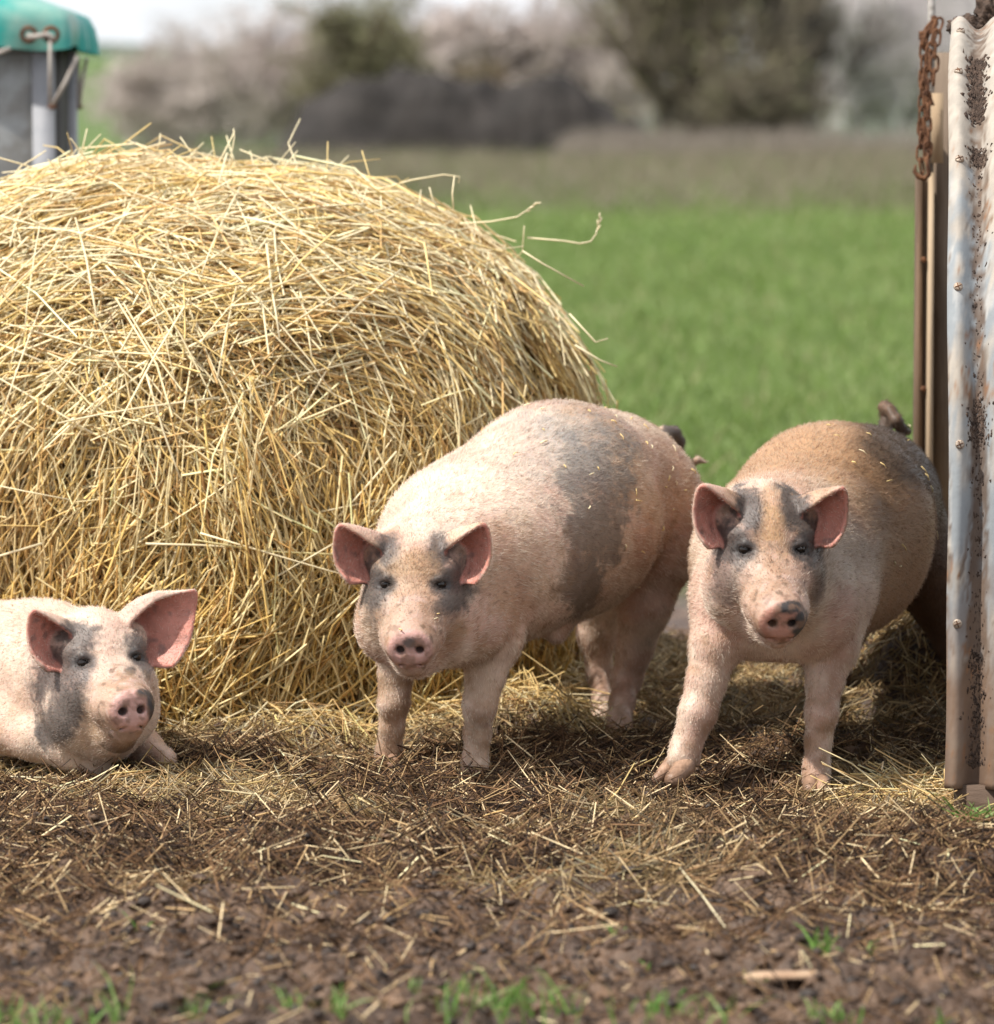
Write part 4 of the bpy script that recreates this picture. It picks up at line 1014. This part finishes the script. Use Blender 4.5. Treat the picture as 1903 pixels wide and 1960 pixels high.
# ------------------------------------------------------------------ tarpaulin covered bin at the upper left
d0 = 11.45; Xr = (108 - CX) / FPX * d0
bin_ = empty('covered_bin', (Xr - .6, d0 + .3, 0)); tag(bin_, 'grey metal feed bin under a teal tarpaulin cover at the upper left', 'feed bin')
M['zinc'] = noise_mat('zinc', (.26, .27, .28), (.44, .45, .45), 6, rough=.55, metallic=.3, bump=.15, c3=(.29, .28, .26))
M['zinc_light'] = noise_mat('zinc_light', (.24, .25, .27), (.34, .34, .36), 8, rough=.7, metallic=.0, bump=.1)
def bbox(name, x0, x1, y0, y1, z0, z1, mat): return MB().box(((x0 + x1) / 2, (y0 + y1) / 2, (z0 + z1) / 2), ((x1 - x0) / 2, 0, 0), (0, (y1 - y0) / 2, 0), (0, 0, (z1 - z0) / 2)).build(name, mat, bin_)
sx = 1 / FPX * d0
bbox('wall', Xr - 1.3, Xr - 42 * sx, d0, d0 + .55, .05, 1.52, M['zinc'])
bbox('corner_panel', Xr - 41.6 * sx, Xr + .0, d0 - .006, d0 + .02, .05, 1.52, M['zinc_light'])
bbox('shade_panel', Xr - .03, Xr - .004, d0 + .021, d0 + .42, .05, 1.50, noise_mat('bin_shade', (.035, .030, .028), (.06, .05, .045), 8))  # near-black side panel, paints the shade of the bin's open recess
bbox('rear_post', Xr - .03, Xr + .012, d0 + .43, d0 + .52, .05, 1.50, M['zinc_light'])
bbox('leg', Xr - .02, Xr, d0, d0 + .03, 0, .05, M['zinc_light'])
tm, tt_, tb = mat_new('tarpaulin'); tb.inputs['Roughness'].default_value = .38
tcn = nd(tt_, 'ShaderNodeTexCoord'); n_ = nd(tt_, 'ShaderNodeTexNoise', Scale=5.0, Detail=7.0); tt_.links.new(tcn.outputs['Object'], n_.inputs['Vector'])
r_ = nd(tt_, 'ShaderNodeValToRGB'); ee = r_.color_ramp.elements; ee[0].position = .48; ee[0].color = (.0, .27, .235, 1); ee[1].position = .72; ee[1].color = (.28, .40, .34, 1)
tt_.links.new(n_.outputs['Fac'], r_.inputs[0]); tt_.links.new(r_.outputs[0], tb.inputs['Base Color']); M['tarp'] = tm
x0, x1, y0, y1 = Xr - 1.4, Xr + .055, d0 - .05, d0 + .60; nP = 220
per = []; 
for k in range(nP):
    a = 2 * math.pi * k / nP; c, s_ = math.cos(a), math.sin(a); m_x = (abs(c) ** 9 + abs(s_) ** 9) ** (-1 / 9)
    per.append(((x0 + x1) / 2 + (x1 - x0) / 2 * c * m_x, (y0 + y1) / 2 + (y1 - y0) / 2 * s_ * m_x, a))
per = np.array(per); cx_, cy_ = (x0 + x1) / 2, (y0 + y1) / 2
rings = []
for f_, z_, wob in ((1.012, 1.495, 1), (1.014, 1.53, .7), (1.010, 1.565, .4), (.995, 1.592, .1), (.93, 1.612, .05), (.75, 1.66, .1), (.5, 1.72, .1), (.25, 1.77, 0), (.02, 1.79, 0)):
    w_ = wob * (.012 * np.sin(per[:, 2] * 23) + .010 * np.sin(per[:, 2] * 41 + 1)); zz = z_ + wob * .008 * np.sin(per[:, 2] * 17)
    ox, oy = per[:, 0] - cx_, per[:, 1] - cy_
    rings.append(np.stack([cx_ + ox * f_ + w_ * np.cos(per[:, 2]), cy_ + oy * f_ + w_ * np.sin(per[:, 2]), zz + 0 * ox], 1))
V = np.concatenate(rings); Q = [[i * nP + k, i * nP + (k + 1) % nP, (i + 1) * nP + (k + 1) % nP, (i + 1) * nP + k] for i in range(len(rings) - 1) for k in range(nP)]
cv = mesh_obj('cover', V, np.array(Q), M['tarp'], bin_)
M['cord'] = noise_mat('cord', (.30, .26, .23), (.46, .42, .38), 30, bump=0)
fy = d0 - .085
def PX(px, py, y): v = FWD + RGT * ((px - CX) / FPX) + UPV * ((CY - py) / FPX); t = (y - 0) / v[1]; return CAM + v * t
for px in (55, 98):
    c = PX(px, 66, fy - .004); mb = MB(); pts = [c + np.array([math.cos(t), 0, math.sin(t)]) * .019 for t in np.linspace(0, 2 * math.pi, 15)]; mb.tube(pts, .006, 8, False); mb.build('eyelet', M['rust'], cv, True)
for path, r in (([(52, 68), (60, 71), (75, 69), (90, 66), (99, 70), (101, 78)], .0075), ([(96, 78), (96, 130), (95, 200)], .005), ([(-20, 108), (0, 100), (20, 92)], .006)):
    mb = MB(); mb.tube([PX(a, b, fy - .016) for a, b in path], r, 8); mb.build('cord', M['cord'], bin_, True)
for path, y in (([(148, 108), (125, 158), (101, 200)], d0 - .02), ([(150, 110), (149, 160), (147, 205)], d0 + .5), ([(166, 112), (156, 165), (150, 205)], d0 + .5)):
    mb = MB(); mb.tube([PX(a, b, y) for a, b in path], .0058, 8); mb.build('cord', M['cord'], bin_, True)
for px, y in ((98, d0 - .02), (148, d0 + .5)):
    mb = MB(); mb.tube([PX(px - 5, 202, y), PX(px + 2, 206, y), PX(px + 10, 202, y)], .006, 8); mb.build('hook', M['rust'], bin_, True)
#ENV_END

#PIGS_BEGIN
def hooves(root, lst):
    for a, b, r1, r2 in lst:
        q = SDF(); A = P(*a); B = P(*b); q.rc(A, B, r1 * 8 / FPX, r2 * 8 / FPX, .01); lo = np.minimum(A, B) - .04; hi = np.maximum(A, B) + .04
        v, f = q.mesh(lo, hi, .003); v[:, 2] = np.maximum(v[:, 2], .002); mesh_obj('hoof', v, f, M['hoof'], root)
# ---- centre pig
def pig_a():
    S = SDF(); H = Head(P(792, 1120, 7.86), R_(-2), R_(-4), 0, 1.0)
    leg(S, [(1150, 946, 8.66, 157), (1070, 968, 8.5, 190), (900, 1060, 8.26, 183)], .05)
    leg(S, [(1185, 962, 8.70, 150), (1150, 960, 8.66, 155)], .05)
    leg(S, [(1080, 1022, 8.44, 163), (960, 1062, 8.22, 163)], .05)
    leg(S, [(885, 1085, 8.14, 160), (810, 1105, 7.99, 108)], .06)
    leg(S, [(905, 1190, 8.02, 78), (850, 1190, 7.96, 72)], .05)
    leg(S, [(840, 1180, 8.06, 95), (780, 1150, 8.10, 85)], .05)
    # near hind
    leg(S, [(1252, 1040, 8.70, 84), (1232, 1160, 8.70, 50)], .030)
    leg(S, [(1232, 1160, 8.70, 50), (1214, 1245, 8.76, 32), (1200, 1300, 8.78, 26), (1191, 1345, 8.72, 21), (1184, 1385, 8.67, 21), (1182, 1408, 8.66, 25)], .022)
    # far hind
    leg(S, [(1160, 1080, 8.86, 72), (1142, 1215, 8.90, 33), (1148, 1290, 8.92, 22), (1152, 1340, 8.87, 16), (1152, 1372, 8.84, 17), (1152, 1390, 8.83, 20)], .022)
    # fore legs
    leg(S, [(775, 1140, 8.22, 80), (762, 1235, 8.24, 44), (757, 1300, 8.26, 28), (754, 1345, 8.26, 27), (750, 1395, 8.28, 20), (745, 1435, 8.30, 21), (742, 1458, 8.31, 24)], .022)
    leg(S, [(938, 1120, 8.12, 84), (944, 1220, 8.07, 54), (928, 1300, 8.06, 33), (918, 1350, 8.05, 29), (914, 1405, 8.08, 22), (910, 1455, 8.08, 21), (908, 1488, 8.06, 25)], .022)
    leg(S, [(938, 985, 8.19, 92), (955, 1120, 8.12, 86)], .018)
    leg(S, [(1240, 960, 8.66, 108), (1262, 1040, 8.68, 86)], .02)
    leg(S, [(1075, 1190, 8.34, 22), (1066, 1215, 8.30, 18)], .03)
    # tail, curled
    leg(S, [(1255, 850, 8.84, 15), (1272, 830, 8.92, 14), (1289, 829, 8.95, 13), (1298, 845, 8.97, 12), (1298, 868, 8.98, 11), (1304, 888, 8.97, 9), (1320, 890, 8.96, 8), (1336, 880, 8.95, 6), (1350, 884, 8.95, 3)], .006)
    add_head(S, H); ears = [add_ear(S, H, EAR, 1), add_ear(S, H, EAR * np.array([1.04, .98, 1]), -1)]
    def colour(V, N):
        C, n1, n2, n3 = base_coat(V, N, seed=1); x, y, d = proj(V); w = (fbm(V * 22, 5, 3) - .5) * 1.3 + (fbm(V * 130, 2, 4) - .5) * .9
        saddle = np.maximum.reduce([blob(x, y, 1130, 900, 68, 75, .5, .4, w), blob(x, y, 1140, 1000, 56, 90, 0, .3, w), blob(x, y, 1115, 1115, 42, 70, .35, .3, w)])
        C = lerp(C, np.array([.135, .120, .105]), saddle * .78)
        C = lerp(C, GREY * 1.6, blob(x, y, 1060, 860, 95, 70, .3, .8, w * 1.4) * .45)
        C = lerp(C, TAN * .8, blob(x, y, 985, 1110, 70, 110, 0, .6, w * 1.5) * .5)
        C = lerp(C, GREY * 1.5, blob(x, y, 1110, 830, 85, 40, .3, .7, w) * .55)
        C = lerp(C, DARK, ((d > 8.80) & (x > 1268) & (y < 900)) * (.85 - .6 * sm(1312, 1325, x)))
        h = H.loc(V); r, u, f = h.T; ar = np.abs(r); wh = (fbm(V * 34, 5, 8) - .5) * 1.0 + (fbm(V * 150, 2, 9) - .5) * .7
        hd = (f > -.13)
        dk = np.maximum(blob(ar, u, .074, -.004, .034, .062, -.12, .45, wh), blob(ar, u, .050, .060, .028, .034, 0, .4, wh)) * hd
        C = lerp(C, DARK * 1.1, dk * .90)
        C = lerp(C, TAN * 1.0, blob(r, u, .0, .02, .045, .05, 0, .5, wh) * hd * .65)
        C = lerp(C, TAN * .8, blob(ar, u, .07, -.085, .030, .04, 0, .5, wh) * hd * .5 * (1 - dk))
        C = muzzle(C, V, h, 301, .7, dk)
        C = lerp(C, SNOUT, blob(r, u, 0, -.115, .042, .037, 0, .12) * (f > .095))
        C = lerp(C, DARK * 2, blob(r, u, 0, -.103, .010, .010, 0, .4, wh) * (f > .12) * .9)
        C = lerp(C, DARK, blob(ar, u, .052, .003, .024, .019, 0, .3) * (f > -.01) * .85)
        C = lerp(C, DARK * .8, np.maximum(blob(r, u, .018, -.114, .008, .008), blob(r, u, -.018, -.114, .008, .008)) * (f > .09) * .8)
        return C
    def flow(V, N):
        x, y, d = proj(V); back = nrm(P(1200, 960, 8.75) - P(880, 1080, 8.2)); D = np.tile(back, (len(V), 1)) + np.array([0, 0, -.35])
        lw = 1 - sm(.20, .36, V[:, 2]); D = D * (1 - lw[:, None]) + np.array([0, 0, -1.]) * lw[:, None]
        return head_flow(H, D, V)
    g = ground_at(1000, 1450)
    root = build_pig('pig', 'cream pig with grey saddle patch standing in the middle, facing camera', S, H, (-.42, 7.60, -.06), (.50, 9.15, .80), g, colour, flow, ears, 100000)
    hooves(root, (((900, 1484, 8.04), (897, 1497, 8.01), 15, 14), ((920, 1484, 8.04), (922, 1497, 8.01), 15, 14), ((733, 1452, 8.28), (728, 1464, 8.25), 14, 13), ((752, 1454, 8.28), (752, 1466, 8.25), 14, 13), ((1174, 1402, 8.64), (1171, 1412, 8.61), 14, 13), ((1193, 1402, 8.64), (1194, 1412, 8.61), 14, 13)))
    return root
# ---- right pig
def pig_b():
    S = SDF(); H = Head(P(1476, 1052, 7.80), R_(6), R_(0), R_(0), 1.02)
    leg(S, [(1650, 965, 8.68, 153), (1590, 1005, 8.45, 186), (1490, 1070, 8.2, 168)], .05)
    leg(S, [(1600, 1062, 8.45, 158), (1525, 1100, 8.2, 152)], .05)
    leg(S, [(1485, 1085, 8.1, 150), (1483, 1070, 7.96, 112)], .06)
    leg(S, [(1440, 1160, 8.02, 105), (1540, 1165, 8.0, 105)], .05)
    leg(S, [(1725, 1020, 8.72, 94), (1762, 1080, 8.74, 80), (1800, 1170, 8.82, 42), (1832, 1270, 8.88, 28), (1838, 1370, 8.85, 22), (1838, 1392, 8.84, 25)], .02)
    leg(S, [(1650, 1070, 8.84, 85), (1612, 1200, 8.86, 45), (1598, 1290, 8.90, 25), (1592, 1370, 8.88, 20), (1590, 1388, 8.87, 23)], .025)
    leg(S, [(1388, 1140, 8.06, 70), (1370, 1235, 8.0, 46), (1352, 1305, 7.99, 35), (1336, 1365, 7.98, 33), (1320, 1410, 7.98, 25), (1310, 1440, 7.97, 25), (1304, 1456, 7.96, 25)], .022)
    leg(S, [(1600, 1140, 8.10, 78), (1590, 1240, 8.03, 50), (1578, 1310, 8.0, 31), (1573, 1365, 7.98, 28), (1567, 1420, 7.99, 22), (1563, 1470, 7.98, 22), (1562, 1502, 7.965, 26)], .022)
    leg(S, [(1590, 1000, 8.24, 100), (1600, 1120, 8.14, 82)], .018)
    leg(S, [(1690, 838, 8.93, 16), (1700, 800, 8.97, 13), (1694, 780, 8.97, 12), (1704, 786, 8.94, 11), (1716, 806, 8.92, 12), (1728, 824, 8.93, 10), (1738, 826, 8.95, 7)], .006)
    add_head(S, H, long=.006); ears = [add_ear(S, H, EAR * np.array([.98, .98, 1]), 1), add_ear(S, H, EAR * np.array([.98, 1.04, 1]), -1)]
    def colour(V, N):
        C, n1, n2, n3 = base_coat(V, N, seed=21); x, y, d = proj(V); w = (fbm(V * 14, 4, 13) - .5) * .8
        C = lerp(C, np.array([.36, .205, .105]), sm(8.02, 8.24, d + .12 * w) * .94 * (1 - sm(1180, 1280, y)))
        rear = sm(8.50, 8.72, d + w * .22 + (x - 1700) * .0012)
        C = lerp(C, np.array([.095, .056, .038]), rear * .85)
        C = lerp(C, np.array([.065, .045, .033]), blob(x, y, 1715, 862, 95, 55, .75, .4, w) * .9)
        C = lerp(C, DIRT, blob(x, y, 1640, 1000, 60, 120, .2, .6, w * 1.5) * .4)
        h = H.loc(V); r, u, f = h.T; ar = np.abs(r); wh = (fbm(V * 34, 5, 18) - .5) * 1.0 + (fbm(V * 150, 2, 19) - .5) * .7
        hd = (f > -.12)
        dk = np.maximum.reduce([blob(ar, u, .070, .012, .036, .056, -.1, .4, wh), blob(ar, u, .040, .070, .036, .045, 0, .35, wh), blob(ar, u, .085, -.055, .022, .055, 0, .5, wh) * .75]) * hd
        C = lerp(C, DARK * 1.05, dk * .92)
        C = lerp(C, TAN * 1.15, blob(r, u, .0, .03, .022, .06, 0, .5, wh) * hd * .8)
        C = lerp(C, TAN, blob(r, u, .0, -.05, .06, .06, 0, .6, wh * 2) * hd * .6 * (1 - dk))
        C = muzzle(C, V, h, 311, .8, dk)
        C = lerp(C, SNOUT * np.array([.80, .68, .58]), blob(r, u, 0, -.122, .042, .037, 0, .12) * (f > .095))
        nose = np.maximum(blob(r, u, .036, -.125, .017, .03, 0, .2, wh * .5), blob(r, u, .014, -.092, .026, .012, 0, .2, wh * .5)) * (f > .09)
        C = lerp(C, DARK * .8, nose)
        C = lerp(C, DARK, blob(ar, u, .052, .003, .024, .019, 0, .3) * (f > -.01) * .85)
        C = lerp(C, DARK * .8, np.maximum(blob(r, u, .016, -.12, .008, .009), blob(r, u, -.016, -.12, .008, .009)) * (f > .09) * .8)
        return C
    def flow(V, N):
        back = nrm(P(1680, 960, 8.75) - P(1480, 1080, 8.0)); D = np.tile(back, (len(V), 1)) + np.array([0, 0, -.35])
        lw = 1 - sm(.20, .36, V[:, 2]); D = D * (1 - lw[:, None]) + np.array([0, 0, -1.]) * lw[:, None]
        return head_flow(H, D, V)
    root = build_pig('pig', 'tan pig with black eye patches and half black snout standing beside the metal ark', S, H, (.28, 7.55, -.06), (1.12, 9.2, .78), ground_at(1560, 1450), colour, flow, ears, 90000)
    hooves(root, (((1312, 1466, 7.95), (1288, 1492, 7.91), 20, 16), ((1286, 1462, 7.98), (1258, 1491, 7.95), 16, 10),
                  ((1553, 1496, 7.95), (1550, 1512, 7.92), 15, 14), ((1575, 1496, 7.95), (1577, 1512, 7.92), 15, 14), ((1334, 1440, 8.02), (1334, 1462, 8.0), 9, 7)))
    return root
# ---- lying pig
EARC = np.array([
 [(.036, .052, -.028), (.036, .084, -.050), (.060, .085, -.085), (.078, .035, -.085), (.072, .000, -.055)],
 [(.070, .085, -.012), (.068, .112, -.028), (.090, .095, -.066), (.105, .036, -.066), (.090, -.005, -.040)],
 [(.108, .110, -.002), (.108, .124, -.012), (.122, .090, -.044), (.128, .030, -.042), (.108, -.012, -.028)],
 [(.142, .118, .004), (.145, .120, .000), (.152, .088, -.022), (.150, .030, -.024), (.128, -.015, -.020)],
 [(.182, .120, .010), (.188, .113, .006), (.182, .078, -.006), (.166, .028, -.012), (.138, -.008, -.012)]])
def pig_c():
    S = SDF(); H = Head(P(206, 1268, 8.02), R_(20), R_(-17), R_(3), 1.02)
    leg(S, [(60, 1302, 8.40, 146), (-120, 1302, 8.47, 158), (-420, 1302, 8.52, 168), (-640, 1320, 8.56, 140)], .05)
    leg(S, [(90, 1295, 8.36, 135), (150, 1280, 8.18, 112)], .06)
    leg(S, [(110, 1360, 8.2, 70), (180, 1370, 8.1, 55)], .05)
    leg(S, [(20, 1385, 8.24, 62), (70, 1412, 8.16, 40), (130, 1438, 8.13, 30), (190, 1462, 8.10, 22)], .03)
    leg(S, [(230, 1390, 8.22, 45), (280, 1432, 8.18, 27), (318, 1452, 8.12, 20)], .03)
    leg(S, [(-520, 1370, 8.45, 80), (-420, 1430, 8.35, 45), (-300, 1440, 8.3, 30)], .03)
    add_head(S, H, jowl=.92, long=-.002)
    ears = [add_ear(S, H, EARC, 1), add_ear(S, H, EAR * np.array([1.0, 1.0, .9]) + np.array([0, -.006, 0]), -1)]
    def colour(V, N):
        C, n1, n2, n3 = base_coat(V, N, .10, .35, seed=41); w = (fbm(V * 14, 4, 33) - .5) * .8
        C = lerp(C, CREAM * .98, np.full(len(V), .25))
        h = H.loc(V); r, u, f = h.T; wh = (fbm(V * 34, 5, 38) - .5) * 1.0 + (fbm(V * 150, 2, 39) - .5) * .7; hd = (f > -.16)
        dk = np.maximum.reduce([blob(r, u, -.080, -.005, .040, .062, 0, .4, wh), blob(r, u, -.092, -.085, .030, .058, -.2, .4, wh), blob(r, u, -.05, .058, .034, .034, 0, .4, wh),
                                blob(r, u, .066, .010, .030, .055, 0, .35, wh), blob(r, u, .022, -.032, .020, .010, .5, .4, wh)]) * hd
        C = lerp(C, DARK * 1.3, dk * .88)
        C = lerp(C, TAN * 1.1, blob(r, u, -.03, -.11, .06, .05, 0, .5, wh) * hd * .55 * (1 - dk))
        C = lerp(C, TAN * .8, blob(r, u, .015, -.06, .035, .025, 0, .5, wh * 2) * hd * .6)
        C = lerp(C, DIRT, blob(r, u, .0, -.165, .045, .022, 0, .5, wh) * (f > .0) * .8)
        C = muzzle(C, V, h, 321, .75, dk)
        C = lerp(C, SNOUT * 1.05, blob(r, u, 0, -.112, .042, .038, 0, .12) * (f > .095))
        nose = np.maximum(blob(r, u, .040, -.106, .012, .032, 0, .2, wh * .5), blob(r, u, .026, -.084, .016, .010, 0, .2, wh * .5)) * (f > .09)
        C = lerp(C, DARK * .9, nose)
        C = lerp(C, DARK, blob(np.abs(r), u, .052, .003, .024, .019, 0, .3) * (f > -.01) * .85)
        C = lerp(C, DARK * .8, np.maximum(blob(r, u, .016, -.112, .008, .009), blob(r, u, -.016, -.112, .008, .009)) * (f > .09) * .8)
        return C
    def flow(V, N):
        D = np.tile(nrm(P(-300, 1300, 8.9) - P(150, 1290, 8.2)), (len(V), 1)) + np.array([0, 0, -.5])
        return head_flow(H, D, V)
    return build_pig('pig', 'pale pig lying down at the left edge with its chin on the litter', S, H, (-2.1, 7.72, -.04), (-.52, 9.6, .46), ground_at(0, 1450), colour, flow, ears, 80000)
PIGS = [pig_a(), pig_b(), pig_c()]
def wisps(root, n, xr, yr, dr, label):
    body = [c for c in root.children if c.name.startswith('body')][0]; me = body.data; V = np.empty(len(me.vertices) * 3, np.float32); me.vertices.foreach_get('co', V); V = V.reshape(-1, 3) + np.array(root.location)
    NN = np.empty(len(me.vertices) * 3, np.float32); me.vertices.foreach_get('normal', NN); NN = NN.reshape(-1, 3)
    x, y, d = proj(V); k = np.where((x > xr[0]) & (x < xr[1]) & (y > yr[0]) & (y < yr[1]) & (NN @ FWD < -.05) & (d > dr))[0]
    for i in rng.choice(k, n):
        p, nn = V[i], NN[i]; a = nrm(np.cross(nn, rng.normal(size=3))); L = rng.uniform(.006, .022); b = rng.normal(0, .3, 3)
        o = stalk([p + nn * .004 - a * L / 2, p + nn * .0065, p + nn * .005 + (a + b * .5) * L / 2], rng.uniform(.0009, .0018), S_GOLD if rng.random() < .6 else S_PALE, None, 'straw_wisp')
        tag(o, label, 'straw', 'bits of straw stuck to ' + label.split(' the ', 1)[1])
wisps(PIGS[0], 34, (980, 1330), (775, 1120), 8.2, 'short bit of straw stuck to the back and side of the centre pig')
wisps(PIGS[1], 16, (1500, 1800), (810, 1150), 8.2, 'short bit of straw stuck to the back of the right pig')
wisps(PIGS[0], 4, (730, 860), (1170, 1215), 7.6, 'short bit of straw stuck to the face of the centre pig')
#PIGS_END
